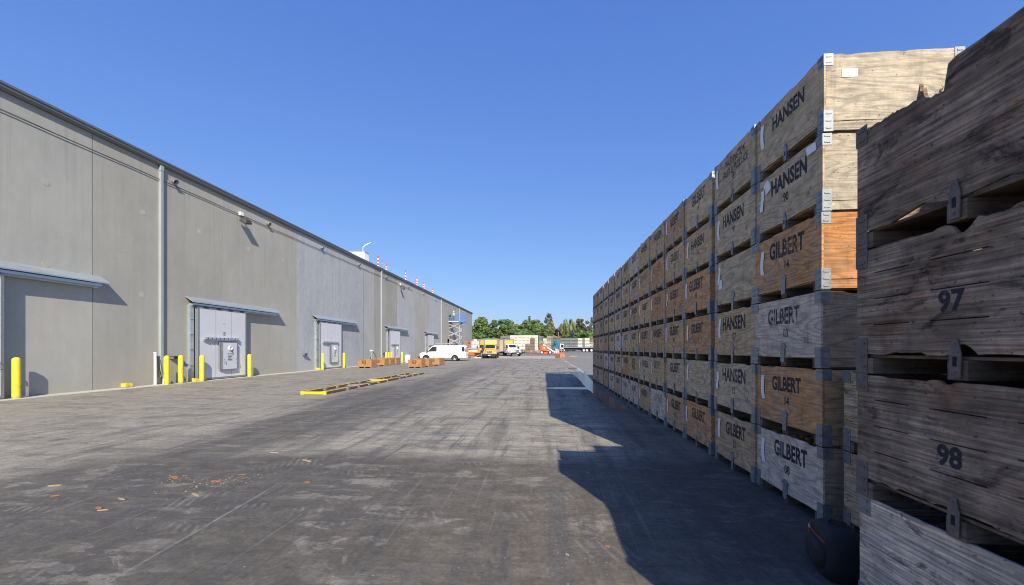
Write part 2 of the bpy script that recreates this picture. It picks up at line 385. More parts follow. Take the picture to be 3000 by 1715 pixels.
def mat_water():
    t=NT('puddle_water'); g=t.n('ShaderNodeNewGeometry'); n=t.noise(g.outputs['Position'],6,3,.5)
    t.setc((.03,.03,.032,1)); t.b.inputs['Roughness'].default_value=.17; t.b.inputs['IOR'].default_value=1.4
    t.bump(n,.03,.01); return t.m
M_WATER=mat_water()

# ---------------------------------------------------------------- ground
def build_ground():
    xs=[-9000,-2000,-400,-100,-40,-17.6,0,10,40,100,400,2000,9000]
    ys=[-2000,-100,-10,0,10,30,60,72]+[72+3*i for i in range(1,13)]+[150,300,1000,4000,20000]
    vs=[(x,y,gz(y)) for y in ys for x in xs]; n=len(xs)
    fs=[(j*n+i,j*n+i+1,(j+1)*n+i+1,(j+1)*n+i) for j in range(len(ys)-1) for i in range(n-1)]
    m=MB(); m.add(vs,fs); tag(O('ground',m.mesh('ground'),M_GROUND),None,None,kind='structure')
build_ground()
def puddle(pts,name='puddle',z=.004):
    pts=[Vector((p.x,p.y,z)) for p in pts]; c=sum(pts,Vector())/len(pts)
    # ragged outline
    out=[]
    n=len(pts)
    for i in range(n):
        a,b=pts[i],pts[(i+1)%n]
        for k in range(7):
            q=a.lerp(b,k/7); q=q+(q-c)*rnd.uniform(-.07,.07); q.z=z; out.append(q)
    m=MB(); m.add(out,[tuple(range(len(out)))]); return tag(O(name,m.mesh(name,fix=False),M_WATER),None,None,kind='structure')
puddle([G(1666,1090.5),G(1700,1090),G(1716,1092),G(1724,1104),G(1742,1122),G(1752,1140),G(1780,1160),G(1822,1185),G(1846,1194),G(1838,1200),G(1790,1199),G(1762,1180),G(1746,1160),G(1722,1141),G(1708,1126),G(1690,1106)])
puddle([G(1562,1137),G(1640,1135.5),G(1730,1135.5),G(1738,1139),G(1734,1142),G(1640,1141),G(1590,1139)],z=.005)
puddle([G(1574,1092.3),G(1640,1090.2),G(1700,1089.8),G(1700,1092),G(1640,1092.8)],z=.006)
puddle([G(1662,1078),G(1688,1077.5),G(1692,1082),G(1668,1083)])
puddle([G(1438,1095),G(1466,1093.8),G(1450,1097)])
puddle([G(1370,1138),G(1440,1137.5),G(1420,1140)])

# ---------------------------------------------------------------- warehouse
XW=-17.6; HT=10.05
def build_warehouse():
    w=E('warehouse','long grey precast concrete cold storage warehouse with sliding doors and dark eaves along its left side of the yard','warehouse',(XW,0,0))
    w['label']='long grey precast concrete warehouse with sliding doors along the left of the yard'
    J=[1.5,8,14.45,20.89,27.48,34.05,38.20,40.55,47.18,53.55,60.68,67.23,74.6,81.9,88.66,96.6]
    warm=(.355,.345,.31)
    tint=[(.385,.378,.342),(.385,.378,.342),(.352,.34,.30),(.365,.352,.312),(.355,.362,.375),(.345,.35,.36),(.375,.375,.365),(.315,.305,.275),(.365,.37,.375),(.365,.352,.32),(.34,.352,.375),(.345,.335,.30),(.365,.352,.32),(.35,.352,.35),(.32,.31,.28)]
    opens={11:(72.0,74.2,3.4),13:(85.3,87.0,2.9)}
    for i in range(len(J)-1):
        y0,y1=J[i]+.012,J[i+1]-.012; m=MB()
        if i==5: y1-=.05
        if i in opens:
            a,b,h=opens[i]; m.box(-.25,0,y0,a,0,HT-.7); m.box(-.25,0,b,y1,0,HT-.7); m.box(-.25,0,a,b,h,HT-.7)
        else: m.box(-.25,0,y0,y1,0,HT-.7)
        m.box(-.25,0,y0,y1,HT-.68,HT)
        O('wall_panel',m,M_CONC,w,color=tint[i])
    # end walls, back, roof
    O('end_wall',MB().box(-60,-.26,96.3,96.55,-.05,HT),M_CONC,w,color=warm)
    O('end_wall',MB().box(-60,-.26,1.5,1.75,-.05,HT),M_CONC,w,color=warm)
    O('back_wall',MB().box(-60.25,-60,1.5,96.6,-.05,HT),M_CONC,w,color=warm)
    m=MB(); m.prism([(-60.5,HT+.02),(.1,HT+.02),(.1,HT+.1),(-30,HT+.55),(-60.5,HT+.1)],'y',1.3,96.8)
    O('roof',m,plain('roof_membrane',(.6,.6,.58),.7,0,.1,.5),w)
    O('slab_lining',MB().box(-.31,-.26,1.5,96.3,HT-.75,HT-.63),M_DARK,w)
    # eave trim: stepped gutter
    eave=plain('eave_metal',(.165,.17,.17),.45,.3,.1,1.)
    m=MB(); m.prism([(.0,HT+.11),(.2,HT+.11),(.2,HT+.19),(.16,HT+.19),(.16,HT+.15),(.0,HT+.15)],'y',1.4,96.75)
    m.prism([(.003,HT-.06),(.10,HT-.06),(.17,HT+.02),(.17,HT+.108),(.003,HT+.108)],'y',1.4,96.72)
    O('gutter',m,eave,w)
    # wall conduit
    m=MB(); zc=HT-.69; pts=[]
    y=1.6
    while y<53: pts.append((.05,y,zc+.012*math.sin(y*1.7))); y+=1.3
    m.tube(pts,.014,6); O('conduit',m,eave,w)
    # downspouts
    for y in (17.21,42.3,67.5,82.1):
        m=MB(); m.box(.003,.13,y-.06,y+.06,.32,HT-.08); m.box(.003,.145,y-.075,y+.075,HT-.3,HT-.07)
        O('downspout',m,plain('downspout_paint',(.36,.40,.40),.45,.1,.08,1),w)
    # cast-in filler discs
    fm=plain('filler_patch',(.44,.42,.32),.85,0,.15,6)
    def disc(y,z,r):
        m=MB(); n=14
        m.cyl((.001,y,z),(.006,y,z),r,n); O('filler_patch',m,fm,w)
    pts=[]
    for i in range(1,len(J)-1):
        wd=J[i+1]-J[i]
        if wd<3: pts.append((J[i]+.8,6.7,.1)); pts.append((J[i]+.9,3.9,.08)); continue
        for fx in (.3,.76):
            for zz in (3.95,7.55):
                pts.append((J[i]+wd*fx+rnd.uniform(-.1,.1),zz+rnd.uniform(-.05,.05),.125))
        for _ in range(4): pts.append((J[i]+wd*rnd.uniform(.1,.9),rnd.uniform(4.6,7.2),.035))
    pts=[q for q in pts if not any(a-.7<q[0]<b+.5 and q[1]<4.2 for a,b in ((8,14.6),(18.6,25.2),(29.4,36.4),(43.4,50.5),(57.8,65)))]
    pts=[q for q in pts if not 8<q[0]<14.4]+[(12.95,4.6,.125),(12.95,7.5,.125),(13.4,5.7,.035)]
    for q in pts: disc(*q)
    # caulked joints
    for i,yj in enumerate(J[1:-1]):
        m=MB().box(-.1,-.02,yj-.011,yj+.011,.0,HT-.7)
        if i==5: m=MB().box(-.1,-.01,yj-.06,yj+.011,.0,HT-.7)
        O('joint_seal',m,plain('joint_sealant',(.13,.12,.11),.8,0,.2,4) if i!=5 else M_DARK,w)
    O('joint_seal',MB().box(-.1,-.03,1.5,96.6,HT-.70,HT-.68),MC['joint_sealant'],w)
    # ---- sliding doors
    white=plain('insulated_panel',(.60,.595,.61),.42,0,.05,1.2)
    def door(y0,y1,cy0,cy1,num,h=3.78,open_=False):
        # canopy
        m=MB(); m.prism([(.003,h+.42),(.03,h+.42),(.42,h+.17),(.42,h+.12),(.40,h+.12),(.40,h+.15),(.003,h+.40)],'y',cy0,cy1)
        can_y=m
        d=O('sliding_door',MB().box(.16,.30,y0,y1,.04,h-.03),white,w)
        O('door_canopy',m,M_GALV2,d)
        O('door_track',MB().box(.003,.34,cy0+.25,cy1-.25,h+.0,h+.095).box(.10,.14,cy0+.2,cy1-.2,h-.06,h),M_GALV2,d)
        m=MB(); k=4
        for j in range(k):
            yy=y0+(y1-y0)*(j+.4)/k; m.box(.302,.33,yy,yy+.28,h-.09,h-.02)
        O('door_hanger',m,M_BLACKP,d)
        m=MB()
        for (a,b) in ((y0-.02,y0+.06),(y1-.06,y1+.02)): m.box(.15,.312,a,b,.03,h-.02)
        m.box(.15,.310,y0+.062,y1-.062,h-.12,h-.022); m.box(.15,.310,y0+.062,y1-.062,.03,.12)
        O('door_frame',m,M_GALV,d)
        # panel seams
        m=MB()
        for j in (1,2):
            yy=y0+(y1-y0)*j/3; m.box(.3,.303,yy-.012,yy+.012,.13,h-.14)
        O('panel_seam',m,M_GREYP,d)
        # jamb with latch plates
        m=MB(); m.box(.003,.13,y0-.30,y0-.06,.02,h+.02); m.box(.131,.145,y0-.24,y0-.21,.02,h)
        O('door_jamb',m,M_GALV2,d)
        m=MB()
        for zz in (.75,1.55,2.3,3.05): m.box(.147,.17,y0-.30,y0-.12,zz,zz+.04)
        O('latch_plate',m,M_GALV,d)
        # hatch and its rail
        W_=y1-y0; a=y0+W_*.43; b=y0+W_*.73
        m=MB(); m.box(.34,.44,a,b,.52,1.95); O('hatch_door',m,white,d)
        m=MB(); m.box(.335,.447,a-.04,a-.002,.5,1.97); m.box(.335,.447,b+.002,b+.03,.5,1.97); m.box(.335,.447,a,b,.49,.518); m.box(.335,.447,a,b,1.952,1.98)
        m.box(.34,.4,a-.16,a-.045,.5,1.98)
        O('hatch_frame',m,M_GALV,d)
        m=MB(); r0,r1=y0+W_*.08,y0+W_*.80
        m.box(.31,.40,r0,r1,2.03,2.09)
        nn=9
        for j in range(nn):
            yy=r0+(r1-r0)*j/nn; m.box(.31,.47,yy,yy+(r1-r0)/nn*.55,2.10,2.19); m.box(.31,.44,yy,yy+(r1-r0)/nn,2.19,2.2)
        O('hatch_rail',m,M_GALV2,d)
        m=MB(); cy=(a+b)/2
        Mx=Matrix.Translation((.445,cy,1.65))@Matrix.Rotation(R(90),4,'Y')
        m.lathe([(.11,0),(.13,.0),(.13,.05),(.1,.06),(.1,.012)],18,Mx); O('port_ring',m,M_WHITE,d)
        m=MB(); m.cyl((.446,cy,1.65),(.456,cy,1.65),.1,18); m.tube([(.47,cy,1.56),(.5,cy+.1,1.5),(.49,cy+.12,1.4),(.48,cy+.04,1.36)],.012,5); O('port_hole',m,M_BLACKP,d)
        m=MB()
        for row in range(4):
            for j in range(4):
                m.box(.4405,.443,cy-.16+j*.085,cy-.16+j*.085+.06,1.0+row*.085,1.0+row*.085+rnd.uniform(.03,.06))
        m.box(.4405,.443,cy-.17,cy+.17,1.36,1.375); m.box(.4405,.443,cy-.17,cy+.17,.965,.975)
        O('warning_sign',m,M_TAPE,d)
        m=MB()
        for yy in (y1-.12,y0+.14,b-.05,a+.06):
            zz=1.1 if yy in(y1-.12,y0+.14) else .95; xx=.33 if zz==1.1 else .46
            m.tube([(xx-.02,yy,zz+.1),(xx+.05,yy,zz+.08),(xx+.06,yy,zz-.06),(xx-.01,yy,zz-.1)],.012,5)
        O('door_handle',m,M_GALV,d)
        o=text(num,.30,'y+',.72); O('door_number',o,M_TAPE,d,loc=(.304,y0+W_*.5,2.32))
        m=MB(); m.box(.302,.306,y0+W_*.5-.08,y0+W_*.5+.08,2.95,2.99); O('maker_plate',m,plain('brass_plate',(.5,.38,.2),.5),d)
        # yellow wheel guard at the foot
        m=MB(); m.box(.15,.42,y0-.34,y0-.22,.003,.16); m.box(.43,.47,y0-.34,y0+.25,.003,.14); m.box(.15,.47,y0+.27,y0+.33,.003,.16)
        O('door_guide',m,M_YEL,d)
    door(8.2,11.62,8.0,14.75,'9',4.05)
    door(18.95,22.2,18.5,25.25,'10')
    door(30.0,33.28,29.4,36.3,'11')
    door(44.1,47.3,43.3,50.4,'12')
    door(58.8,62.0,57.9,65.0,'13')
    # small wall receivers
    for y in (18.0,28.45,43.0):
        m=MB(); m.box(.003,.30,y-.35,y+.05,1.26,1.29); m.box(.003,.2,y-.32,y-.26,1.14,1.26); m.box(.003,.2,y-.04,y+.02,1.14,1.26); O('wall_bracket',m,M_GALV,w)
    m=MB().box(.003,.22,14.5+1.0,14.5+1.3,.01,.17); O('wheel_guard',m,M_YEL,w)
def text(s,size,face,sx=.8,bold=.012,align='CENTER'):
    """flat lettering mesh; face 'x-' reads on a -X face, 'y+' reads on a +X face, 'y-' on a -Y face"""
    key=('txt',s,size,face,sx)
    if key in MC: return MC[key]
    cu=bpy.data.curves.new('lettering','FONT'); cu.body=s; cu.size=size; cu.align_x=align; cu.offset=bold*size*1.2; cu.resolution_u=3; cu.space_line=.85
    ob=bpy.data.objects.new('lettering',cu); me=bpy.data.meshes.new_from_object(ob)
    bpy.data.objects.remove(ob); bpy.data.curves.remove(cu); me.materials.clear(); me.name='lettering'
    for v in me.vertices:
        x,y=v.co.x*sx,v.co.y
        v.co={'x-':(0,-x,y),'y+':(0,x,y),'y-':(x,0,y)}[face]
    me.update(); MC[key]=me; return me
build_warehouse()

# ---- things fixed to or standing near the wall
def floodlight(y,label):
    e=E('floodlight',label,'floodlight',(XW,y,HT-.75),0,'floodlights under the eaves')
    O('junction_box',MB().box(.003,.16,-.1,.1,.0,.2),M_WHITE,e)
    m=MB(); m.tube([(.1,0,0),(.22,0,-.08),(.3,0,-.15)],.03,8); O('bracket',m,M_BLACKP,e)
    Mx=Matrix.Translation((.36,.02,-.33))@Euler((R(18),R(32),0)).to_matrix().to_4x4()
    bz=plain('bronze_housing',(.09,.08,.07),.5,.3,.15,5)
    m=MB(); m.loft([[Mx@Vector(q) for q in [(-.12,-.12,.16),(.12,-.12,.16),(.12,.12,.16),(-.12,.12,.16)]],[Mx@Vector(q) for q in [(-.22,-.22,.0),(.22,-.22,.0),(.22,.22,.0),(-.22,.22,.0)]],[Mx@Vector(q) for q in [(-.22,-.22,-.08),(.22,-.22,-.08),(.22,.22,-.08),(-.22,.22,-.08)]]])
    O('housing',m,bz,e)
    O('lens',MB().box(-.19,.19,-.19,.19,-.095,-.083,Mx),M_LENS,e)
floodlight(22.1,'large bronze floodlight under the eaves to the right above door 10')
floodlight(48.0,'smaller looking floodlight under the eaves farther down the warehouse wall')
wl=[(17.85,'first small round wall lamp beside the nearest downspout'),(24.4,'second small wall lamp under the eaves, after the big floodlight'),(30.6,'third small wall lamp under the eaves, above the second white door'),(36.95,'fourth small wall lamp, just before the dark wall joint'),(43.6,'fifth small wall lamp, just after the second downspout'),(51.,'sixth small wall lamp, just after the far floodlight'),(57.3,'seventh small wall lamp under the eaves, counting from the left'),(64.2,'eighth small wall lamp, before the third downspout'),(71.,'ninth small wall lamp, after the third downspout'),(78.,'tenth small wall lamp, near the lift platform')]
for y,l in wl:
    e=E('wall_lamp',l,'wall lamp',(XW,y,HT-.48),0,'small wall lamps along the eaves')
    Mx=Matrix.Translation((.003,0,0))@Matrix.Rotation(R(90),4,'Y')
    O('base_plate',MB().lathe([(.11,0),(.11,.04),(.0,.04)],14,Mx),M_GREYP,e)
    Mx=Matrix.Translation((.05,0,0))@Matrix.Rotation(R(118),4,'Y')
    O('shade',MB().lathe([(.05,0),(.08,.08),(.13,.17),(.12,.17),(.07,.08),(.04,.01)],14,Mx),M_GREYP,e,smooth=50)
    O('bulb',MB().lathe([(.0,.02),(.05,.05),(.06,.1),(.0,.13)],10,Mx),M_GLASS,e)
bol=[(38,1047,1167,'nearest bollard, at the left edge of the photo'),(488,1042,1127,'bollard nearest the first downspout, beside the blue tap'),(529.5,1041,1123,'bollard in front of the small wall bracket left of door 10'),(591.5,1041,1117.4,'bollard in front of the left part of door 10'),(731,1038,1104,'bollard right of door 10'),(945,1035.6,1084.6,'bollard in front of the second white door'),(1007.5,1034,1078.5,'bollard right of the second white door'),(1131,1032,1067,'leftmost bollard of the group before the third white door'),(1138.5,1032,1065.5,'middle bollard of the group before the third white door'),(1146.5,1032,1066.5,'rightmost of three bollards before the third white door'),(1177.5,1031,1063,'bollard right of the third white door, behind the orange bins')]
bm_=MB().cyl((0,0,0),(0,0,1.24),.088,20); bm_=MB().lathe([(.105,-.05),(.105,1.26),(.1,1.3),(.075,1.34),(.035,1.36),(.0,1.365)],20).mesh('bollard',60)
for px,yt,yb,l in bol:
    p=G(px,yb,0); d=-p.x*ST+p.y*CT; hh=(yb-yt)/F*d
    if p.x<XW+.35: p.x=XW+.35
    o=O('bollard',bm_,M_YEL,None,loc=(p.x,p.y,0)); o.scale=(1,1,hh/1.365)
    tag(o,'yellow '+l,'bollard','yellow bollards along the warehouse wall')
# taps and pipes
p=Vector((XW+.42,18.0,0))
e=E('standpipe','blue tap on a thin white standpipe beside a yellow bollard','tap',p)
O('pipe',MB().cyl((0,0,0),(0,0,.85),.022,8),M_WHITE,e)
O('tap',MB().box(-.05,.05,-.05,.05,.8,.98).cyl((0,0,.86),(.0,.16,.86),.025,8).cyl((0,.16,.87),(0,.16,.78),.025,8).box(-.07,.07,-.02,.02,.98,1.01),M_BLUE,e)
e=E('conduit_pipe','tall white pipe standing at the foot of the first downspout','pipe',(XW+.15,16.85,0))
O('pipe',MB().cyl((0,0,0),(0,0,1.42),.055,12).cyl((0,0,1.42),(0,0,1.46),.065,12),M_WHITE,e)
O('cable',MB().tube([(.06,.02,1.3),(.09,.1,.8),(.08,.2,.4),(.06,.24,.2)],.018,6),M_BLACKP,e)
tag(O('drain_pot',MB().lathe([(.0,.0),(.15,.0),(.16,.22),(.14,.24),(.14,.32),(.0,.32)],16),M_WHITE,None,loc=(XW+.2,17.35,0),smooth=40),'small white drain pot under the first downspout','pot')
pt=at(1194,46.8,0)
e=E('white_bin','white plastic drum standing by the wall behind the orange bins','drum',(pt.x,pt.y,0))
O('drum_body',MB().lathe([(.0,0),(.28,0),(.31,.05),(.31,.85),(.27,.93),(.0,.93)],20),M_WHITE,e,smooth=40)
O('drum_lid',MB().lathe([(.0,.935),(.31,.935),(.31,.99),(.0,1.0)],20),M_GREYP,e)
pt=at(1098,40.,0)
e=E('hose_post','bent grey hose post with white cap between warehouse wall and orange bins','post',(XW+.5,pt.y,0))
O('post',MB().cyl((0,0,0),(0,0,1.35),.05,10),M_GREYP,e); O('cap',MB().box(-.1,.14,-.12,.12,1.36,1.5),M_WHITE,e)
O('hose',MB().tube([(.1,0,1.4),(.35,.1,1.0),(.6,.1,.4),(.9,.1,.05)],.03,7),M_BLACKP,e)

# ---- roof things
pr=E('rooftop_housing','white rooftop equipment housing rising above the warehouse eaves','housing',(XW-6.0,0,HT+.2))
cx=at(1068,42.5,0)
k=-6.0
ytop=43.0
def roofpt(px,py,X):
    r=(px-1500)/F; d=X/(r*CT-ST); return Vector((X,r*d*ST+d*CT,hz(py,d)))
a=roofpt(1068,739,XW-6.0)
pr.location=(XW-6,a.y,HT+.2)
O('housing_body',MB().box(-9,0,0,1.3,0,a.z-HT-.2),plain('white_cladding',(.72,.72,.71),.5,0,.05,1),pr)
O('roof_edge',MB().box(-9.05,.05,-.05,1.35,a.z-HT-.195,a.z-HT-.05),M_GREYP,pr)
e=E('roof_floodlight','floodlight on a short bent pole at the corner of the white rooftop housing','floodlight',(XW-6.15,a.y-.15,a.z))
O('pole',MB().tube([(0,0,-.05),(0,0,.6),(.2,.15,.85)],.035,8),M_WHITE,e)
O('head',MB().beam((.12,.1,.82),(.75,.55,1.3),.3,.08),M_WHITE,e)
for px,py,hp,l in ((1107.5,774,15,'largest red and white channelizer post on the warehouse roof edge, nearest the housing'),(1132,793,9,'second roof channelizer post from the left, mostly hidden by the eaves'),(1188,814,14,'third red and white channelizer post from the left on the roof'),(1221.5,832,12,'fourth red and white channelizer post from the left on the roof'),(1242,845,11,'fifth red and white channelizer post from the left on the roof'),(1267,861,8,'last and smallest looking channelizer post far along the roof')):
    a=roofpt(px,py-hp*.5,XW-1.2)
    z0=HT+.13; d=-a.x*ST+a.y*CT; ztop=hz(py-hp,d)+.35
    e=E('channelizer_post',l,'traffic post',(a.x,a.y,z0),0,'red and white posts along the roof edge')
    hh=max(ztop-z0,.9)
    O('base',MB().lathe([(0,0),(.28,0),(.28,.06),(.12,.1),(.0,.1)],12),M_BLACKP,e)
    O('post',MB().lathe([(.12,.1),(.075,hh),(.04,hh+.05),(.0,hh+.05)],12),M_RED,e)
    m=MB()
    for q in (.35,.55,.75): m.lathe([(.127-.045*q,hh*q),(.12-.045*q,hh*(q+.09))],12)
    O('reflective_band',m,M_WHITE,e)
# rope along the posts
tag(O('roof_rope',MB().tube([(XW-1.2,42.8+i*4,HT+1.35-.35*math.sin(math.pi*(i%2)/1.0+.6)) for i in range(10)],.012,4),M_WHITE),'thin white warning rope sagging between the posts on the roof','rope')

# ---------------------------------------------------------------- plywood fruit bins
BL,BW,BH=1.16,1.18,.7186
def panel_mesh(L,axis,seed,slots=False,outline=None):
    """plywood side standing in the plane across `axis`; ragged top edge"""
    r=random.Random(seed); z0,z1=.10,.709; m=MB(); h=L/2
    if outline: poly=outline
    else:
        top=[]; n=26; dip=0
        for i in range(n+1):
            u=h-2*h*i/n
            if r.random()<.1: dip=r.uniform(0,.018)
            if r.random()<.25: dip=0
            top.append((u,z1-dip-r.uniform(0,.004)))
        bot=[]
        n2=10
        for i in range(n2+1): bot.append((-h+2*h*i/n2,z0-r.uniform(0,.006)+.004*math.sin(i*.9)))
        poly=bot+top
    m.prism(poly,axis,-.009,.009)
    return m.mesh('side_panel')
SIDE=[panel_mesh(BL,'x',s) for s in range(6)]
ENDP=[panel_mesh(BW-.04,'y',s+20) for s in range(4)]
def slotted(seed,notch):
    r=random.Random(seed); m=MB(); zs=[.10,.27,.276,.415,.421,.56,.566,.709]
    for i in (2,4): m.box(-.009,.009,-BL/2,BL/2,zs[i],zs[i+1])
    def edge(z,sign):
        out=[]; d=0; n=40
        for q in range(n+1):
            u=-BL/2+BL*q/n
            if r.random()<.22: d=r.uniform(0,.022)
            dd=d+r.uniform(0,.004)
            if abs(u-notch)<.05: dd+=.055*(1-((u-notch)/.05)**2)**.5
            out.append((u,z-sign*dd))
        return out
    bot=edge(zs[0],-1); top=edge(zs[7],1)
    m.prism(bot+[(BL/2,zs[1]),(-BL/2,zs[1])],'x',-.009,.009)
    m.prism([(-BL/2,zs[6]),(BL/2,zs[6])]+top[::-1],'x',-.009,.009)
    for i in (1,3,5):
        for a,b in ((-BL/2,-.46),(-.24,-.13),(.13,.24),(.46,BL/2)): m.box(-.009,.009,a,b,zs[i],zs[i+1])
    return m.mesh('side_panel')
SLOT=slotted(3,-.02); SLOT2=slotted(8,.9)
RUN=[MB().box(-BW/2,BW/2,-.045,.045,.0,.088).mesh('runner')]
ENDB=MB().box(-BW/2+.02,BW/2-.02,-.009,.009,.02,.098).mesh('skirt_board')
FLOORB=MB().box(-BW/2+.02,BW/2-.02,-BL/2+.02,BL/2-.02,.09,.104).mesh('floor_board')
def corner(z0,z1,sx,sy):
    m=MB(); t=.003; a=.08; X=sx*(BW/2+.0015); Y=sy*(BL/2+.0015)
    def bx(x0,x1,y0,y1,z0,z1): m.box(min(x0,x1),max(x0,x1),min(y0,y1),max(y0,y1),z0,z1)
    bx(X,X+sx*t,Y-sy*a,Y+sy*t,z0,z1); bx(X-sx*a,X,Y,Y+sy*t,z0,z1)
    k=3 if z1-z0>.15 else 2
    for i in range(k):
        z=z0+(z1-z0)*(i+.5)/k
        bx(X+sx*t,X+sx*(t+.005),Y-sy*a*.8,Y-sy*a*.2,z-.006,z+.006); bx(X-sx*a*.8,X-sx*a*.2,Y+sy*t,Y+sy*(t+.005),z-.006,z+.006)
    return m.mesh('corner_bracket')
CORN=[(corner(.605,.712,sx,sy),corner(.005,.2,sx,sy)) for sx in(-1,1) for sy in(-1,1)]
def clip(kind):
    m=MB(); x=-BW/2
    if kind==0: poly=[(-.035,.04),(.035,.04),(.035,.18)]+[(.045*math.cos(t),.2+.045*math.sin(t)) for t in [i*math.pi/8 for i in range(9)]]+[(-.035,.18)]
    elif kind==1: poly=[(-.028,-.02),(.028,-.02),(.028,.15)]+[(.05*math.cos(t),.19+.05*math.sin(t)) for t in [-.6+i*(math.pi+1.2)/10 for i in range(11)]]+[(-.028,.15)]
    else: poly=[(-.023,.01),(.023,.01),(.027,.12),(.01,.185),(-.01,.185),(-.027,.12)]
    m.prism(poly,'x',x-.012,x-.0075)
    m.cyl((x-.013,0,.165 if kind==2 else .2),(x-.016,0,.165 if kind==2 else .2),.005,6); m.cyl((x-.013,0,.035),(x-.016,0,.035),.005,6)
    return m.mesh('centre_clip')
CLIP=[clip(i) for i in range(3)]
CLIPHOLE=MB().box(-BW/2-.0135,-BW/2-.0122,-.009,.009,.06,.105).mesh('clip_slot')
def paper(kind):
    m=MB(); x=-BW/2-.002; n=8; vs=[]
    if kind==0: w,h,z0,amp=.065,.27,.33,.005
    elif kind==1: w,h,z0,amp=.06,.24,.34,.009
    elif kind==2: w,h,z0,amp=.11,.13,.33,.006
    else: w,h,z0,amp=.14,.085,.5,.004
    ph=kind*1.3
    for i in range(n+1):
        t=i/n; off=.002+amp*abs(math.sin(t*2.6+ph))*(1-t*.3); sh=.01*math.sin(t*4+ph)
        for u in (0,1): vs.append((x-off,w/2-u*w+sh,z0+h*t))
        for u in (0,1): vs.append((x-off-.0008,w/2-u*w+sh,z0+h*t))
    fs=[]
    for i in range(n):
        a=i*4; fs+= [(a,a+1,a+5,a+4),(a+2,a+6,a+7,a+3),(a,a+4,a+6,a+2),(a+1,a+3,a+7,a+5)]
    m.add(vs,fs); return m.mesh('paper_tag')
PAPER=[paper(i) for i in range(4)]
def paper_print():
    m=MB(); x=-BW/2-.0195
    for i in range(7): m.box(x,x+.0004,-.018,.02,.36+i*.028,.366+i*.028)
    return m.mesh('tag_print')
WOODS={'g':(.56,.435,.27),'t':(.59,.41,.22),'b':(.53,.335,.165),'o':(.58,.31,.13),'w':(.66,.55,.43),'d':(.40,.30,.19),'k':(.28,.205,.14),'y':(.55,.38,.175),'p':(.47,.40,.30),'q':(.47,.205,.07)}  # tones brightened and warmed for shaded sides; q is the sunlit copy of o
WN={'q':'orange','k':'dark','p':'pale','g':'grey','t':'tan','b':'brown','o':'orange-brown','w':'whitish','d':'dark grey','y':'yellowish'}
def bin_(loc,rz,wood,txt,num,label,group,seed,endwood=None,tagk=0,wear=.25,full=True,cat='fruit bin',panel=None,lsize=.155,fade=0,clipk=None):
    r=random.Random(seed)
    e=E('fruit_bin',label,cat,loc,rz,group)
    def v(c): 
        k=r.uniform(.92,1.08); return tuple(x*k for x in c)
    c=WOODS[wood]; ce=WOODS[endwood or wood]; MW=M_WOODK if (wood=='k' or seed in(200,300,301)) else M_WOOD
    x=BW/2-.009
    O('side_panel',panel or SIDE[r.randrange(6)],MW,e,loc=(-x,0,0),color=v(c))
    O('side_panel',SIDE[r.randrange(6)],MW,e,loc=(x,0,0),color=v(c))
    for s in (-1,1): O('end_panel',ENDP[r.randrange(4)],MW,e,loc=(0,s*(BL/2-.009),0),color=v(ce))
    for s in (-1,1): O('skirt_board',ENDB,MW,e,loc=(0,s*(BL/2-.012),-.004),color=v(WOODS['d'] if r.random()<.5 else ce))
    O('floor_board',FLOORB,M_RUN if wood=='k' else MW,e,color=v(WOODS['d']))  # floor of the dark bins darkened so the gaps read as shade
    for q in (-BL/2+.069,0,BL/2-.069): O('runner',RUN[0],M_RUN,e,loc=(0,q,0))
    for i,(a,b) in enumerate(CORN):
        if not full and i>1: continue
        MG=M_OLDG if wood=='k' else M_GALV; O('corner_bracket',a,MG,e); O('corner_bracket',b,MG,e)
    ck=clipk if clipk is not None else r.choice((0,0,1,2))
    O('centre_clip',CLIP[ck],M_OLDG if wood=='k' else M_GALV,e)
    if ck==2: O('clip_slot',CLIPHOLE,M_DARK,e)
    if txt:
        dy=r.uniform(-.045,.045); 
        if txt=='W': 
            O('stencil_lettering',text('WASHINGTON\nFRUIT & PRODUCE',.15,'x-',.56,.02),M_INK,e,loc=(-BW/2-.0012,-.04+dy,.52),color=(wear,0,0))
        elif txt=='E':
            O('stencil_lettering',text('EXCEL\nFRUIT',.19,'x-',.72,.03),M_INK,e,loc=(-BW/2-.0012,.05,.49),color=(.0,0,0))
        else: O('stencil_lettering',text(txt,lsize*r.choice((.9,1,1,1.06)),'x-',.70 if txt=='HANSEN' else .66,.03),M_INK,e,loc=(-BW/2-.0012,-.03+dy,.45+r.uniform(-.012,.012)),color=(wear,0,0),rot=(r.uniform(-.03,.03),0,0))
    if num: O('stencil_number',text(num,.125,'x-',.75,.025),M_INK,e,loc=(-BW/2-.0012,-.03+r.uniform(-.02,.02),.305),color=(wear+.05,0,0))
    if txt and r.random()<.4: O('lot_stamp',text('WHR\nE31',.05,'x-',.8),M_INK,e,loc=(-BW/2-.0012,-.38,.27),color=(.45,0,0),rot=(R(90) if r.random()<.5 else 0,0,0))
    if tagk is not None: O('paper_tag',PAPER[tagk],M_PAPER,e,loc=(0,r.uniform(.40,.47),r.uniform(-.02,.03)),rot=(r.uniform(-.06,.06),0,0))
    return e
ORD=['first','second','third','fourth','fifth','sixth','seventh','eighth','ninth','tenth','eleventh','twelfth','thirteenth','farthest']
LEV=['ground level','second level','third level','fourth level','fifth level','top level']
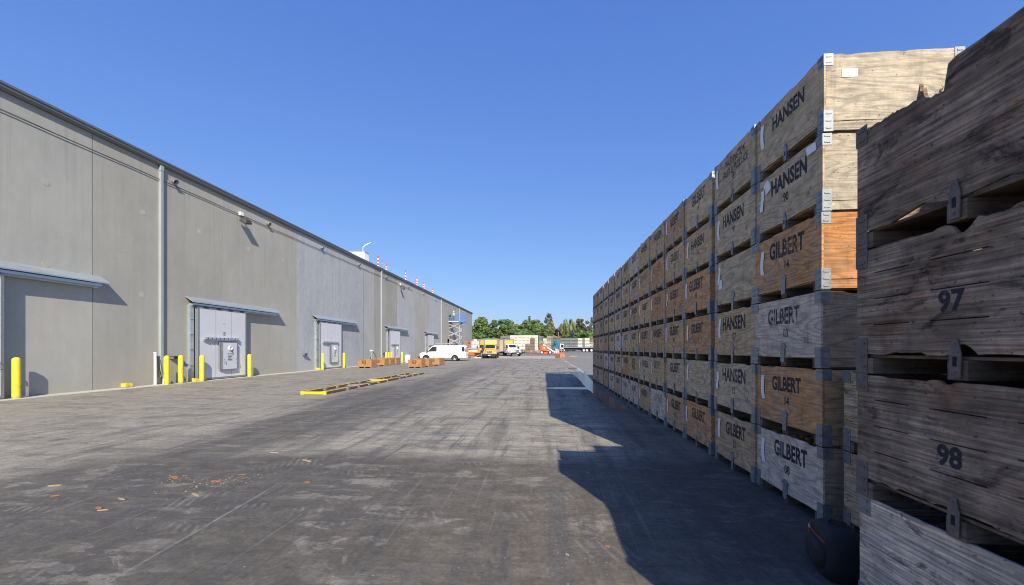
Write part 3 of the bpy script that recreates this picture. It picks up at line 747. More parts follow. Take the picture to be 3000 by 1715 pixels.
# columns measured from the photo: near edge position of each stack
bound=[2408,2222,2089,2001,1953,1907.5,1877.6,1848,1821,1801,1783,1768,1755,1747]
def faceY(px):
    # stack face line x = 2.52-.0068*(y-3.93)
    r=(px-1500)/F; A=2.52+.0068*3.93
    # x=A-.0068 y ; x*CT.. solve  r = (x CT + y ST)/(-x ST + y CT)
    # r(-x ST + y CT) = x CT + y ST
    # y (r CT - ST) = x (CT + r ST)
    k=(CT+r*ST)/(r*CT-ST)
    return k*A/(1+.0068*k)
wood=[ # nearest column first, bottom to top
 'wowoGG','tgtgwg','btogtg','gggoby','toobob','ygogtb','wbtgtw','wytbtg','ttwtoy','bgbtgg','tdbgbb','gtbtgg','btdtbb','gbgbgt']
wood=['wowogg','tgtggg','ogootg','bgbotb','wtboot','ygbtyy','wytbtw','wogtty','ttwgyg','wgttgg','bwbtgg','gbtdbg','bgbtbb','gtgbgt']
text_=[['GILBERT','GILBERT','GILBERT','GILBERT','HANSEN','HANSEN'],['GILBERT','HANSEN','HANSEN',None,'HANSEN','W'],['GILBERT',None,'GILBERT','GILBERT','HANSEN','GILBERT'],['GILBERT','GILBERT','GILBERT','GILBERT','GILBERT','GILBERT']]
nums=[['08','14','03','14','90',None],['13','92','07',None,'91','84'],['11',None,'14','05','94','14'],['12','11','06','14','07','10']]
Yn=3.93
for k in range(14):
    y0=faceY(bound[k]); y1=faceY(bound[k+1]) if k<13 else y0+1.19
    yc=(y0+y1)/2 if 0<k<13 else y0+BL/2
    yc=max(yc,Yn+BL/2) if k else Yn+BL/2
    Yn=yc+BL/2+.004
    zj=0
    for l in range(6):
        fx=2.52-.0068*(yc-3.93)+rnd.uniform(-.012,.012)
        sd_=k*10+l
        txt=text_[k][l] if k<4 else rnd.choice(['GILBERT','GILBERT','GILBERT','HANSEN'])
        nm=nums[k][l] if k<4 else rnd.choice(['14','06','08','13','91','12','15','07'])
        if k==6 and l==1: txt='E'
        wd=wood[k][l]; 
        ew={(0,3):'q',(0,2):'d',(0,4):'p',(0,5):'p',(0,1):'b',(0,0):'d'}.get((k,l))  # sunlit end faces p and q get tones apart from the shaded sides
        tk=rnd.choice((0,0,0,1)); 
        if rnd.random()<.12: tk=None
        if (k,l) in((1,3),): tk=2
        lab='%s plywood bin, %s of the %s stack in the tall wall'%(WN[wd],LEV[l],ORD[k] if k<13 else 'farthest')
        if k==0: lab='%s plywood bin, %s of the nearest stack in the tall wall'%(WN[wd],LEV[l])
        ck={ (0,5):2,(0,4):2,(1,5):2,(1,4):2,(1,3):1,(1,2):1,(0,3):0,(0,2):0,(0,1):0,(0,0):0}.get((k,l))
        b=bin_((fx+BW/2,yc+rnd.uniform(-.006,.006),BH*l),R(rnd.uniform(-.6,.6)),wd,txt,nm,lab,'plywood bins of the tall stacked wall',sd_,endwood=ew,tagk=tk,
             wear=rnd.choice((-.05,.05,.15,.3) if k<4 else (-.05,.1,.3,.5,.65)) if k else (.0,.0,.35,.25,.05,.0)[l],full=True,clipk=ck,lsize=.23)
        if (k,l)==(1,3): O('paper_tag',PAPER[1],M_PAPER,b,loc=(0,.42,.05))
        if (k,l)==(0,4): O('paper_tag',PAPER[2],M_PAPER,b,loc=(0,.17,.22),rot=(R(-25),0,0)); O('paper_tag',PAPER[3],M_PAPER,b,loc=(-.002,-.43,.1),rot=(0,0,0))
        if (k,l)==(0,5):
            O('paper_sheet',MB().box(-.44,-.30,-BL/2-.004,-BL/2-.002,.49,.565),M_PAPER,b)
        if (k,l) in ((8,5),(9,5),(5,5)): O('loose_paper',MB().add([(-.62,.3,.72),(-.5,.3,.74),(-.5,.1,.73),(-.62,.12,.715),(-.62,.3,.722),(-.5,.3,.742),(-.5,.1,.732),(-.62,.12,.717)],[(0,1,2,3),(4,7,6,5),(0,3,7,4),(1,5,6,2),(0,4,5,1),(2,6,7,3)]),M_PAPER,b)
# apples seen through the gaps
def apples(x,y,z,label):
    m=MB(); r=random.Random(int(z*10)+3)
    for i in range(13):
        for j in range(13):
            px,py=x+.09+i*.08+r.uniform(-.02,.02),y-.5+j*.08+r.uniform(-.02,.02)
            M_=Matrix.Translation((px,py,z+r.uniform(-.03,.01)))
            m.lathe([(0,-.036),(.026,-.026),(.037,0),(.03,.026),(.008,.03),(0,.024)],8,M_)
    return tag(O('apples',m.mesh('apples',60),plain('apple_skin',(.55,.28,.05),.35,0,.5,9,coat=.2)),label,'apples',None,'stuff')
y0=Yn
apples(2.52,3.93+BL/2,BH-.07,'yellow and orange fruit filling the bottom bin of the nearest tall stack')
# ---- the two-high stack between the tall wall and the near stack
for l in range(2):
    b=bin_((2.66+BW/2,2.70+BL/2,BH*l),R(.8),'g',None,None,('greyish splintered bin at the bottom of the two-high stack behind the black bag','paint-flecked grey bin on top of the two-high stack behind the near bins')[l],'plywood bins of the low stack beside the bag',300+l,tagk=None)
# ---- near group
jag=[(-BL/2,.135),(BL/2,.135),(BL/2,.60),(BL/2-.015,.64),(BL/2-.06,.665),(BL/2-.10,.60),(BL/2-.16,.605),(BL/2-.2,.61)]
jag=[(-.58,.10),(-.3,.105),(-.2,.12),(.0,.10),(.1,.12),(.16,.14),(.3,.11),(.36,.095),(.5,.10),(.58,.13),(.58,.62),(.57,.655),(.545,.685),(.53,.683),(.50,.688),(.48,.68),(.44,.683),(.41,.672),(.385,.68),(.37,.674),(.335,.68),(.325,.67),(.31,.676),(.295,.668),(.285,.67),(.25,.66),(.21,.665),(.2,.655),(.19,.69),(.182,.73),(.176,.69),(.17,.665),(.163,.70),(.158,.66),(.15,.645),(.12,.625),(.10,.63),(.085,.615),(.06,.62),(.045,.70),(.04,.73),(.0,.742),(-.1,.738),(-.3,.744),(-.58,.742)]
JAG=panel_mesh(BL,'x',5,outline=jag)
NX,NY=1.83,2.55
nb=[(None,'98'),(None,'98'),(None,'97'),(None,None)]
for l in range(4):
    wd=('w','k','k','k')[l]
    lab=('pale splintered bin with faint rusty stains at the foot of the near right stack','dark weathered slotted bin stencilled 98 in the near right stack','dark weathered slotted bin stencilled 97 in the near right stack','dark bin with broken splintered top edge, topmost of the near right stack')[l]
    b=bin_((NX+BW/2+(.015,-.0,.0,.0)[l],NY-BL/2,.06+.71*l),R((.6,-.4,.3,0)[l]),wd,None,None,lab,'plywood bins of the near right stack',200+l,tagk=None,panel=(None,SLOT2,SLOT,JAG)[l],clipk=2)
    if nb[l][1] and l in (1,2):
        O('stencil_number',text(nb[l][1],.13,'x-',.9,.03),M_INK,b,loc=(-BW/2-.0013,.0+.03,.315),color=(.1,0,0))
    if l==2: O('chalk_mark',MB().tube([(-BW/2-.003,.0-.28,.69),(-BW/2-.003,-.32,.68),(-BW/2-.003,-.36,.672)],.006,5),M_BLUE,b)
    if l==3:
        # splinters standing at the broken edge
        m=MB(); 
        for q in range(8):
            yy=.06+.14*rnd.random(); zz=.62+.02*rnd.random(); hh=rnd.uniform(.005,.025)
            m.prism([(yy,zz-.02),(yy+rnd.uniform(.006,.02),zz-.02),(yy+rnd.uniform(-.015,.015),zz+hh)],'x',-BW/2+.002+.01*rnd.random(),-BW/2+.014)
        O('splinter',m,M_WOOD,b,color=WOODS['d'])
def far_bins_behind():
    for s,(yy,h) in enumerate(((NY-BL*1.5-.03,3),)):
        for l in range(h):
            bin_((NX+BW/2,yy,BH*l),0,'d',None,None,'dark weathered bin, level %d of the three-high stack just outside the right edge'%(l+1),'plywood bins beside the photographer',400+l,tagk=None)
    for l in range(6):
        bin_((3.2+BW/2,1.0-BL/2,BH*l),0,'g',None,None,'grey weathered bin, level %d of the six-high stack outside the right edge'%(l+1),'plywood bins beside the photographer',430+l,tagk=None)
far_bins_behind()
# ---- orange bins standing in the yard
def orange(px,py,rz,label,seed,w='o'):
    p=G(px,py); return bin_((p.x,p.y,0),rz,w,'E','15',label,'orange plywood bins set down in the yard',seed,tagk=None,wear=.2)
def orange_d(px_right,d,label,seed,rz=R(90)+R(1)):
    # px_right: column of the front right corner
    p=at(px_right,d,0); return bin_((p.x-BL/2,p.y+BW/2,0),rz,'q','E','15',label,'orange plywood bins set down in the yard',seed,tagk=None,wear=.2)
orange_d(1087.5,34.0,'orange plywood bin at the near left end of the left group by the wall',501)
orange_d(1126,37.2,'second orange bin from the front of the left group by the wall',502)
orange_d(1143.5,38.9,'third orange bin from the front of the left group by the wall',503)
orange_d(1161,40.4,'rearmost orange bin of the left group by the wall',504)
orange_d(1234.5,34.2,'orange plywood bin at the front of the group beside the van',505)
orange_d(1256,36.0,'second orange bin of the group beside the van',506)
orange_d(1287,38.6,'third orange bin of the group beside the van',507)
orange_d(1294,40.3,'rearmost orange bin of the group beside the van',508)
p=at(1641,68.3,0)
bin_((p.x,p.y,0),R(90+42),'q',None,None,'lone orange-brown plywood bin in front of the boom lift','orange plywood bins set down in the yard',509,tagk=None,endwood='q')

# ---------------------------------------------------------------- black camera bag
def bag():
    e=E('camera_bag','black padded bag with orange trim resting against the near bins','bag',(2.10,3.12,0),R(-14)); e.scale=(.82,.82,.82)
    m=MB(); secs=[]
    for z,sx,sy in ((.0,.13,.2),(.02,.155,.225),(.12,.165,.235),(.28,.16,.23),(.37,.14,.21),(.41,.11,.17),(.425,.07,.12)):
        secs.append([(sx*math.copysign(abs(math.cos(t))**.5,math.cos(t)),sy*math.copysign(abs(math.sin(t))**.5,math.sin(t)),z) for t in [i*math.pi/10 for i in range(20)]])
    m.loft(secs); bm2=plain('black_nylon',(.012,.013,.016),.75,0,.3,20,.3)
    O('bag_body',m,bm2,e,smooth=50)
    O('front_pocket',MB().loft([[(-.15-d,sy*math.copysign(abs(math.cos(a_))**.6,math.cos(a_))*.17*k,.18+.11*k*math.copysign(abs(math.sin(a_))**.6,math.sin(a_))) for a_ in [q_*math.pi/8 for q_ in range(16)]] for d,k,sy in ((0,1.05,1),(.03,1.02,1),(.045,.85,1),(.052,.5,1))]),bm2,e,smooth=60)
    tr=plain('orange_trim',(.45,.07,.02),.6)
    O('zip_trim',MB().tube([(-.155,-.19,.325),(-.166,-.05,.33),(-.166,.1,.335),(-.155,.19,.34)],.004,5),tr,e)
    O('carry_handle',MB().tube([(-.05,.06,.42),(-.03,.03,.455),(.03,-.03,.455),(.05,-.06,.42)],.012,6),bm2,e)
    O('side_strap',MB().tube([(-.1,.235,.36),(-.12,.28,.3),(-.12,.28,.22),(-.1,.235,.15)],.008,5),tr,e)
    O('badge',MB().box(-.176,-.171,.09,.125,.335,.36),M_LENS,e)
bag()

# ---------------------------------------------------------------- yellow guide frames lying in the yard
def guide(x0,x1,y0,y1,label,endbar=True):
    e=E('guide_frame',label,'steel frame',((x0+x1)/2,y0,0),0,'yellow steel guide frames lying in the yard'); w=(x1-x0)/2; L=y1-y0
    for s in (-1,1):
        X=s*w
        m=MB(); m.box(X-.016,X+.016,0,L,.092,.108); O('rail',m,M_STEELY,e)
        m=MB(); m.box(X-.012,X+.012,.02,L-.02,.03,.09); m.box(X-.04,X+.04,.02,L-.02,.018,.03); O('rail_web',m,M_RUST,e)
        for q in (.25,.42,.6,.78): O('support_block',MB().box(X-.045,X+.045,L*q+s*.1,L*q+s*.1+.16,.004,.075),M_GREYP,e)
    m=MB(); m.box(-w-.05,w+.05,-.06,.0,.01,.105)
    for s in (-1,1): m.box(s*w-.06,s*w+.06,-.07,-.062,.0,.125)
    O('end_bar',m,M_STEELY,e)
    O('cross_sheet',MB().box(-w+.05,w-.05,L*.55,L*.68,.03,.05).box(-w+.05,w-.05,L*.9,L*.97,.03,.05),M_GREYP,e)
guide(-8.56,-7.74,13.75,19.3,'nearer yellow and rusty steel guide frame lying on the pavement')
guide(-8.60,-7.80,19.45,25.6,'farther yellow and rusty steel guide frame lying on the pavement')

# ---------------------------------------------------------------- wood chips
def chips():
    wm=plain('fresh_wood',(.42,.30,.17),.8,0,.3,20); rm=plain('red_wood',(.32,.14,.07),.8,0,.3,20)
    data=[(160,1425,.13,.04,0,'short pale wood scrap'),(162,1455,.1,.03,1,'reddish wood splinter'),(355,1464,.13,.03,0,'flat pale stick'),(512,1401,.16,.09,1,'splintered reddish wood lump'),(635,1412,.14,.07,1,'crushed reddish wood lump'),(572,1452,.14,.04,0,'straight pale orange stick'),(802,1328,.13,.03,0,'thin pale stick far from others'),(897,1351,.22,.05,0,'long cream wood piece'),(290,1490,.09,.05,1,'small reddish chip'),(300,1497,.1,.02,0,'thin curled tan splinter'),(900,1415,.07,.04,1,'small brown bark piece'),(1661,1628,.035,.02,0,'short pale block near the shadow'),(1780,1603,.05,.03,1,'reddish crushed chip near the shadow'),(710,1392,.1,.04,1,'brownish chip beside the crumbs')]
    for i,(px,py,L,w_,k,l) in enumerate(data):
        p=G(px,py); m=MB(); r=random.Random(i); n=7
        poly=[(L/2*math.cos(t)*r.uniform(.8,1.1),w_/2*(math.sin(t)+.35*math.copysign(1,math.sin(t)))*r.uniform(.6,1.1)) for t in [2*math.pi*j/9 for j in range(9)]]
        poly=[(a,b*.6+.12*a*math.sin(i)) for a,b in poly]; m.prism(poly,'z',.0,.006+r.random()*.006)
        tag(O('wood_scrap',m,(wm,rm)[k],None,loc=(p.x,p.y,.003),rot=(r.uniform(-.02,.08),r.uniform(-.05,.05),r.uniform(-.5,.5))),l+' lying on the pavement','wood scrap','wood scraps on the pavement')
    m=MB(); r=random.Random(5)
    for i in range(330):
        if i<110:
            q_=r.gauss(0,1); p=G(640+q_*85,1413-q_*13+r.gauss(0,9)); 
        elif i<140: p=G(r.gauss(515,25),r.gauss(1400,8))
        elif i<230: p=G(r.uniform(300,1900),r.uniform(1350,1700))
        else: p=G(r.uniform(1500,1850),r.uniform(1480,1700))
        s_=r.uniform(.002,.008)*(1 if i<140 else .6); M_=Matrix.Translation((p.x,p.y,s_*.4))@Matrix.Rotation(r.random()*6,4,'Z')
        m.box(-s_,s_,-s_*.5,s_*.5,-s_*.35,s_*.35,M_)
    tag(O('wood_crumbs',m,wm),'scattered pale wood crumbs and chips on the pavement','crumbs',None,'stuff')
    e=E('broken_bin_pieces','broken orange boards with a white board lying right of the lone orange bin','broken boards',at(1678,69.5,0))
    for i in range(6): O('board',MB().box(-.3,.3,-.08,.08,0,.03),M_WOOD,e,loc=(rnd.uniform(-.45,.3),rnd.uniform(-.3,.3),.05+.04*i),rot=(rnd.uniform(-.5,.5),rnd.uniform(-.4,.4),rnd.random()*3),color=WOODS['o'])
    O('white_board',MB().box(-.55,.55,-.2,.2,.32,.36),M_WHITE,e,loc=(.15,.5,0))
chips()

# ---------------------------------------------------------------- vehicles
def rsec(x,w,wt,z0,z1,r=.12,zb=None):
    """vehicle cross section at x; w half width at belt, wt half width at top"""
    zb=zb or (z0+z1)/2
    h=[(w*.97,z0+.04),(w,z0+.2*(zb-z0)),(w,zb),(wt,z1-r),(wt-r*.3,z1-r*.3),(wt-r,z1)]
    pts=[(x,-y,z) for y,z in h]+[(x,y,z) for y,z in reversed(h)]+[(x,w*.85,z0),(x,-w*.85,z0)]
    return pts
def wheel(parent,x,y,r,w=.22,side=-1,rim=M_RIM,dual=False,name='wheel'):
    m=MB(); pr=[(r*.62,-w/2),(r*.93,-w/2),(r,-w*.38),(r,w*.38),(r*.93,w/2),(r*.62,w/2)]
    m.lathe(pr+[(r*.62,-w/2)],24,axis='y',caps=False)
    t=O(name,m,M_TYRE,parent,loc=(x,y,r),smooth=40)
    m=MB(); s=side
    m.lathe([(0,s*w*.30),(r*.2,s*w*.34),(r*.25,s*w*.2),(r*.5,s*w*.16),(r*.6,s*w*.42),(r*.63,s*w*.42),(r*.63,-s*w*.3),(0,-s*w*.3)],20,axis='y')
    O('rim',m,rim,t,smooth=40); return t
def van():
    p=at(1301,53.8,0)
    e=E('cargo_van','white cargo van with roof rack parked side-on behind the orange bins','van',(p.x,p.y,0),R(2))
    S=[(-3.08,.80,.78,.42,.85,.05),(-3.02,.90,.86,.36,.98,.08),(-2.85,.95,.90,.34,1.10,.1),(-2.25,.985,.9,.34,1.24,.1),(-2.1,.985,.9,.34,1.30,.1),(-1.45,.99,.84,.34,1.93,.1),(-1.1,.99,.84,.34,2.04,.12),(-.6,.99,.84,.34,2.09,.12),(2.3,.99,.84,.34,2.09,.12),(2.85,.98,.83,.36,2.06,.12),(3.02,.97,.81,.4,1.98,.14),(3.08,.95,.78,.42,1.9,.14)]
    m=MB().loft([rsec(a,b,c,d,z,r,min(1.2,(d+z)/2+.2)) for a,b,c,d,z,r in S]); body=O('body',m,M_WHITE,e,smooth=35)
    yy=lambda z: .99-.15*max(0,(z-1.2)/.77)
    def patch(name,poly,mat,par=e,t=.012,side=-1):
        m=MB(); vs=[]; n=len(poly)
        for k in (.002,t):
            for x,z in poly: vs.append((x,side*(yy(z)+k),z))
        m.add(vs,[(i,(i+1)%n,n+(i+1)%n,n+i) for i in range(n)]+[tuple(range(n-1,-1,-1)),tuple(range(n,2*n))])
        return O(name,m,mat,par)
    for s in (-1,1):
        patch('side_window',[(-1.98,1.24),(-.78,1.26),(-.78,1.86),(-1.36,1.86)],M_GLASS,side=s)
        patch('door_seam',[(-.74,.5),(-.725,.5),(-.725,1.95),(-.74,1.95)],M_GREYP,side=s,t=.006)
        patch('door_handle',[(-.68,1.0),(-.58,1.0),(-.58,1.12),(-.68,1.12)],M_BLACKP,side=s,t=.03)
        patch('body_seam',[(.2,.5),(.21,.5),(.21,1.95),(.2,1.95)],M_GREYP,side=s,t=.005)
        patch('rear_seam',[(1.5,.45),(1.51,.45),(1.51,1.95),(1.5,1.95)],M_GREYP,side=s,t=.004)
        patch('marker_lamp',[(-2.99,.72),(-2.88,.72),(-2.88,.9),(-2.99,.9)],M_ORANGE,side=s,t=-.02)
        # wheels in front of black discs painted as the shade of the arches
        for x in (-2.15,1.62):
            m=MB(); poly=[(x+.47*math.cos(a),.36+.47*math.sin(a)) for a in [i*math.pi/12-.15 for i in range(15)]]
            m.prism(poly,'y',s*.985,s*1.0); O('wheel_arch',m,M_DARK,e)
            wheel(e,x,s*.93,.37,.24,s)
        m=MB().tube([(-1.9,s*1.0,1.3),(-1.95,s*1.12,1.32)],.03,6).box(-2.03,-1.9,s*1.2-.09,s*1.2+.09,1.2,1.46); O('wing_mirror',m,M_BLACKP,e)
    # windscreen
    m=MB(); m.add([(-2.12,-.82,1.30),(-2.12,.82,1.30),(-1.47,.76,1.9),(-1.47,-.76,1.9),(-2.14,-.82,1.32),(-2.14,.82,1.32),(-1.49,.76,1.92),(-1.49,-.76,1.92)],[(0,1,2,3),(4,7,6,5),(0,4,5,1),(1,5,6,2),(2,6,7,3),(3,7,4,0)])
    O('windscreen',m,M_GLASS,e)
    O('front_bumper',MB().box(-3.2,-2.95,-.98,.98,.36,.58),M_BLACKP,e); O('grille',MB().box(-3.1,-3.05,-.5,.5,.62,.86),M_BLACKP,e)
    for s in(-1,1): O('headlight',MB().box(-3.1,-2.99,s*.72-.14,s*.72+.14,.66,.94),M_LENS,e)
    O('rear_bumper',MB().box(3.06,3.3,-.98,.98,.42,.60),M_CHROME,e)
    O('tow_hitch',MB().box(3.2,3.5,-.06,.06,.36,.44).box(3.45,3.52,-.4,.4,.42,.5),M_BLACKP,e)
    for s in (-1,1): O('tail_light',MB().box(2.98,3.09,s*.93-.06,s*.93+.055,1.2,1.62),M_RED,e)
    m=MB().box(3.085,3.1,-.72,-.06,1.18,1.85).box(3.085,3.1,.06,.72,1.18,1.85); O('rear_window',m,M_GLASS,e)
    patch('quarter_window',[(2.55,1.25),(2.9,1.25),(2.9,1.84),(2.5,1.84)],M_GLASS)
    m=MB()
    for s in (-1,1):
        m.cyl((-.9,s*.7,2.26),(2.75,s*.7,2.26),.028,8); m.tube([(-.9,s*.7,2.26),(-1.2,s*.7,2.38)],.028,8)
    for x in (-.7,.3,1.3,2.4): m.cyl((x,-.72,2.26),(x,.72,2.26),.025,8); m.cyl((x,-.7,2.08),(x,-.7,2.26),.025,8); m.cyl((x,.7,2.08),(x,.7,2.26),.025,8)
    m.tube([(2.1,-.6,2.3),(2.6,-.6,2.45),(2.9,-.6,2.34)],.03,6)
    O('roof_rack',m,M_GALV,e)
    O('ladder_load',MB().box(-1.1,1.2,.1,.5,2.29,2.37),M_GREYP,e)
van()
def box_truck(loc,rz,label,cabmat,boxmat,fasc,bandlogo=True,scale=1.):
    """front faces local -Y"""
    e=E('box_truck',label,'box truck',loc,rz,'box trucks parked across the yard'); e.scale=(scale,)*3
    def sec(y,w,wt,z0,z1,r,zb):
        return [(q[1],y,q[2]) for q in rsec(0,w,wt,z0,z1,r,zb)]
    # hood and cab
    O('hood',MB().loft([sec(-2.35,.62,.55,.75,1.25,.1,1.0),sec(-2.2,.82,.62,.62,1.38,.12,1.0),sec(-1.5,1.02,.72,.62,1.52,.14,1.0),sec(-1.0,1.05,.82,.62,1.62,.14,1.05),sec(-.78,1.05,.84,.62,1.64,.14,1.05)]),cabmat,e,smooth=40)
    O('fender',MB().loft([sec(-2.1,1.14,1.0,.62,1.02,.1,.8),sec(-1.8,1.18,1.05,.62,1.2,.12,.8),sec(-1.2,1.18,1.06,.62,1.22,.12,.8),sec(-.9,1.12,1.0,.62,1.1,.1,.8)]),cabmat,e,smooth=40)
    O('cab',MB().loft([sec(-.80,1.08,.92,.62,1.66,.08,1.2),sec(-.45,1.08,.90,.62,2.30,.1,1.3),sec(-.3,1.08,.9,.62,2.38,.1,1.3),sec(.55,1.08,.9,.62,2.42,.1,1.3)]),cabmat,e,smooth=35)
    m=MB(); m.add([(-.84,-.80,1.68),(.84,-.80,1.68),(.78,-.47,2.24),(-.78,-.47,2.24),(-.84,-.82,1.70),(.84,-.82,1.70),(.78,-.49,2.26),(-.78,-.49,2.26)],[(0,1,2,3),(4,7,6,5),(0,4,5,1),(1,5,6,2),(2,6,7,3),(3,7,4,0)]); O('windscreen',m,M_GLASS,e)
    for s in (-1,1):
        X=lambda z:1.08-.18*max(0,(z-1.3)/1.0)
        poly=[(-.55,1.55),(.3,1.52),(.3,2.15),(-.35,2.17)]; m=MB(); vs=[]
        for k in (.003,.015):
            for y,z in poly: vs.append((s*(X(z)+k),y,z))
        m.add(vs,[(i,(i+1)%4,4+(i+1)%4,4+i) for i in range(4)]+[(3,2,1,0),(4,5,6,7)]); O('side_window',m,M_GLASS,e)
        O('mirror',MB().box(s*1.3-.1,s*1.3+.1,-.75,-.68,1.55,2.05).cyl((s*.95,-.6,2.1),(s*1.3,-.7,2.0),.02,6).cyl((s*1.0,-.6,1.6),(s*1.3,-.7,1.65),.02,6),M_BLACKP,e)
        O('headlight',MB().loft([[(s*(.68+dx),-2.24+dy,z) for dx,dy,z in ((0,0,.88),(.3,.1,.9),(.3,.12,1.08),(0,.02,1.08))],[(s*(.68+dx),-2.0+dy,z) for dx,dy,z in ((0,0,.88),(.3,.1,.9),(.3,.12,1.08),(0,.02,1.08))]]),M_LENS,e)
        wheel(e,0,0,.46,.28,s).matrix_parent_inverse=Matrix()
    # place wheels properly (axis along X)
    for ch in [c for c in e.children if c.name.startswith('wheel')]: 
        pass
    ws=[c for c in e.children if c.name.startswith('wheel')]
    pos=[(-1.02,-1.5),(1.02,-1.5)]
    for c,(x,y) in zip(ws,pos): c.rotation_euler=(0,0,R(90)); c.location=(x,y,.46)
    for s in(-1,1):
        c=wheel(e,0,0,.46,.5,s); c.rotation_euler=(0,0,R(90)); c.location=(s*.92,3.6,.46)
    g=O('grille',MB().loft([[(x*.42,-2.36,z) for x,z in ((-1,.82),(1,.82),(1.12,1.22),(-1.12,1.22))],[(x*.42,-2.3,z) for x,z in ((-1,.82),(1,.82),(1.12,1.22),(-1.12,1.22))]]),M_BLACKP,e)
    m=MB()
    for i in range(7): x=-.4+.8*i/6; m.box(x-.02,x+.02,-2.375,-2.361,.84,1.2)
    m.box(-.5,.5,-2.385,-2.362,1.205,1.26); m.box(-.45,.45,-2.385,-2.362,.78,.83)
    for s in(-1,1): m.beam((s*.44,-2.373,.8),(s*.5,-2.373,1.24),.03,.05)
    O('grille_surround',m,M_CHROME,g)
    O('bumper',MB().box(-1.2,1.2,-2.5,-2.25,.42,.74),M_BLACKP,e); O('licence_plate',MB().box(-.2,.2,-2.515,-2.502,.45,.6),M_WHITE,e)
    O('chassis',MB().box(-.45,.45,-2.2,6.6,.5,.74),M_BLACKP,e)
    # box body
    O('cargo_box',MB().box(-1.22,1.22,.7,6.8,.98,3.32),boxmat,e)
    O('box_frame',MB().box(-1.25,1.25,.66,.8,.95,3.35).box(-1.25,1.25,6.72,6.84,.95,3.35).box(-1.25,1.25,.802,6.718,3.322,3.36),M_GALV,e)
    O('wind_fairing',MB().loft([sec(.62,1.0,.95,2.44,3.1,.08,2.8),sec(.68,1.0,.95,2.44,3.1,.08,2.8)]),fasc,e)
    if bandlogo:
        m=MB()
        for s in (1,):
            X=s*1.222
            m.box(X,X+.004,1.6,4.6,2.95,3.1); m.box(X,X+.004,2.3,2.8,1.9,2.75); m.box(X,X+.004,3.1,3.7,2.65,2.8); m.box(X,X+.004,3.1,3.8,2.3,2.4)
        O('side_lettering',m,plain('red_print',(.5,.05,.06),.6),e)
        m=MB()
        for i in range(7): m.box(1.222,1.226,2.2,4.6,1.2+i*.1,1.24+i*.1)
        O('side_small_print',m,plain('grey_print',(.25,.25,.28),.6),e)
        O('side_panel',MB().box(1.2215,1.2218,.9,6.6,1.1,3.2),plain('pale_yellow_print',(.7,.5,.25),.5,0,.3,1.5),e)
    return e
p=at(1437,69.0,0)
box_truck((p.x,p.y,0),R(3.),'yellow box truck with chrome grille facing the camera, nearest of the trucks',M_TRYEL,plain('box_white',(.72,.7,.66),.5),plain('pale_yellow',(.8,.56,.12),.5),scale=1.)
p=at(1420,77.5)
box_truck((p.x,p.y,p.z),R(-4),'yellow box truck half hidden behind the left side of the nearest box truck',M_TRYEL,M_TRYEL,M_TRYEL,False)
p=at(1496,80.5)
box_truck((p.x,p.y,p.z),R(38),'white-cab box truck turned to the right behind the yellow truck',M_WHITE,M_WHITE,M_TRYEL,False,scale=1.)

def scissor_lift(loc,rz,height,L,label,chm,plm,basem):
    e=E('scissor_lift',label,'scissor lift',loc,rz)
    w=.75; big=height>3
    if big:
        O('chassis',MB().box(-L*.4,L*.4,-.85,.85,1.55,2.25).box(-L*.45,L*.45,-.5,.5,.6,1.5).box(-L*.2,L*.2,-.9,.9,.7,1.3),basem,e)
        for x in (-L*.33,L*.33):
            for s in (-1,1): wheel(e,x,s*.95,.5,.35,s)
    else: O('chassis',MB().box(-L*.42,L*.42,-.6,.6,.3,.75).box(-L*.45,-L*.3,-.72,.72,.35,.8).box(L*.3,L*.45,-.72,.72,.35,.8),basem,e)
    for x in ((-L*.33,L*.33) if not big else ()):
        for s in (-1,1): wheel(e,x,s*.75,.33,.24,s)
    z0=2.3 if big else .8; z1=height-.3
    if height>3:
        n=int((z1-z0)/1.25+.5)or 1; dz=(z1-z0)/n; hw=L*.36
        m=MB()
        for i in range(n):
            for s in (-1,1):
                m.beam((-hw,s*.5,z0+i*dz+.06),(hw,s*.5,z0+(i+1)*dz-.06),.07,.17); m.beam((hw,s*.42,z0+i*dz+.06),(-hw,s*.42,z0+(i+1)*dz-.06),.07,.17)
            for x in(-hw,hw): m.cyl((x,-.55,z0+i*dz+.06),(x,.55,z0+i*dz+.06),.06,8)
        O('scissor_arms',m,plain('arm_grey',(.3,.32,.35),.5,0,.15,5),e)
    else:
        m=MB()
        for i in range(4): m.box(-L*.42,L*.42,-.62,.62,z0+i*(z1-z0)/4+.02,z0+(i+1)*(z1-z0)/4-.02)
        O('folded_arms',m,chm,e)
    O('deck',MB().box(-L/2,L/2,-.9,.9,height-.28,height),chm if height>3 else M_GREYP,e)
    m=MB()
    for z in (height+.55,height+1.1):
        for s in(-1,1): m.cyl((-L/2,s*.88,z),(L/2,s*.88,z),.03,6)
        for x in (-L/2,L/2): m.cyl((x,-.88,z),(x,.88,z),.03,6)
    k=6
    for i in range(k+1):
        x=-L/2+L*i/k
        for s in(-1,1): m.cyl((x,s*.88,height),(x,s*.88,height+1.1),.028,6)
    O('guard_rail',m,plm,e)
    O('control_box',MB().box(-L*.22,-L*.12,-.86,-.62,height+.7,height+1.05),M_BLACKP,e)
    return e
pl=at(1331,75.0)
LH=hz(941,75.0)
scissor_lift((pl.x,pl.y,pl.z),R(4),LH-pl.z,4.1,'blue scissor lift raised high beside the warehouse with a worker on it',M_BLUE,M_BLUE,M_ORANGE)
for o in bpy.data.objects:
    if o.name=='deck' and o.parent and 'blue' in o.parent['label']:
        O('deck_decal',MB().box(-1.1,.9,-.904,-.901,LH-pl.z-.22,LH-pl.z-.08),M_WHITE,o)
p=at(1384,79.5)
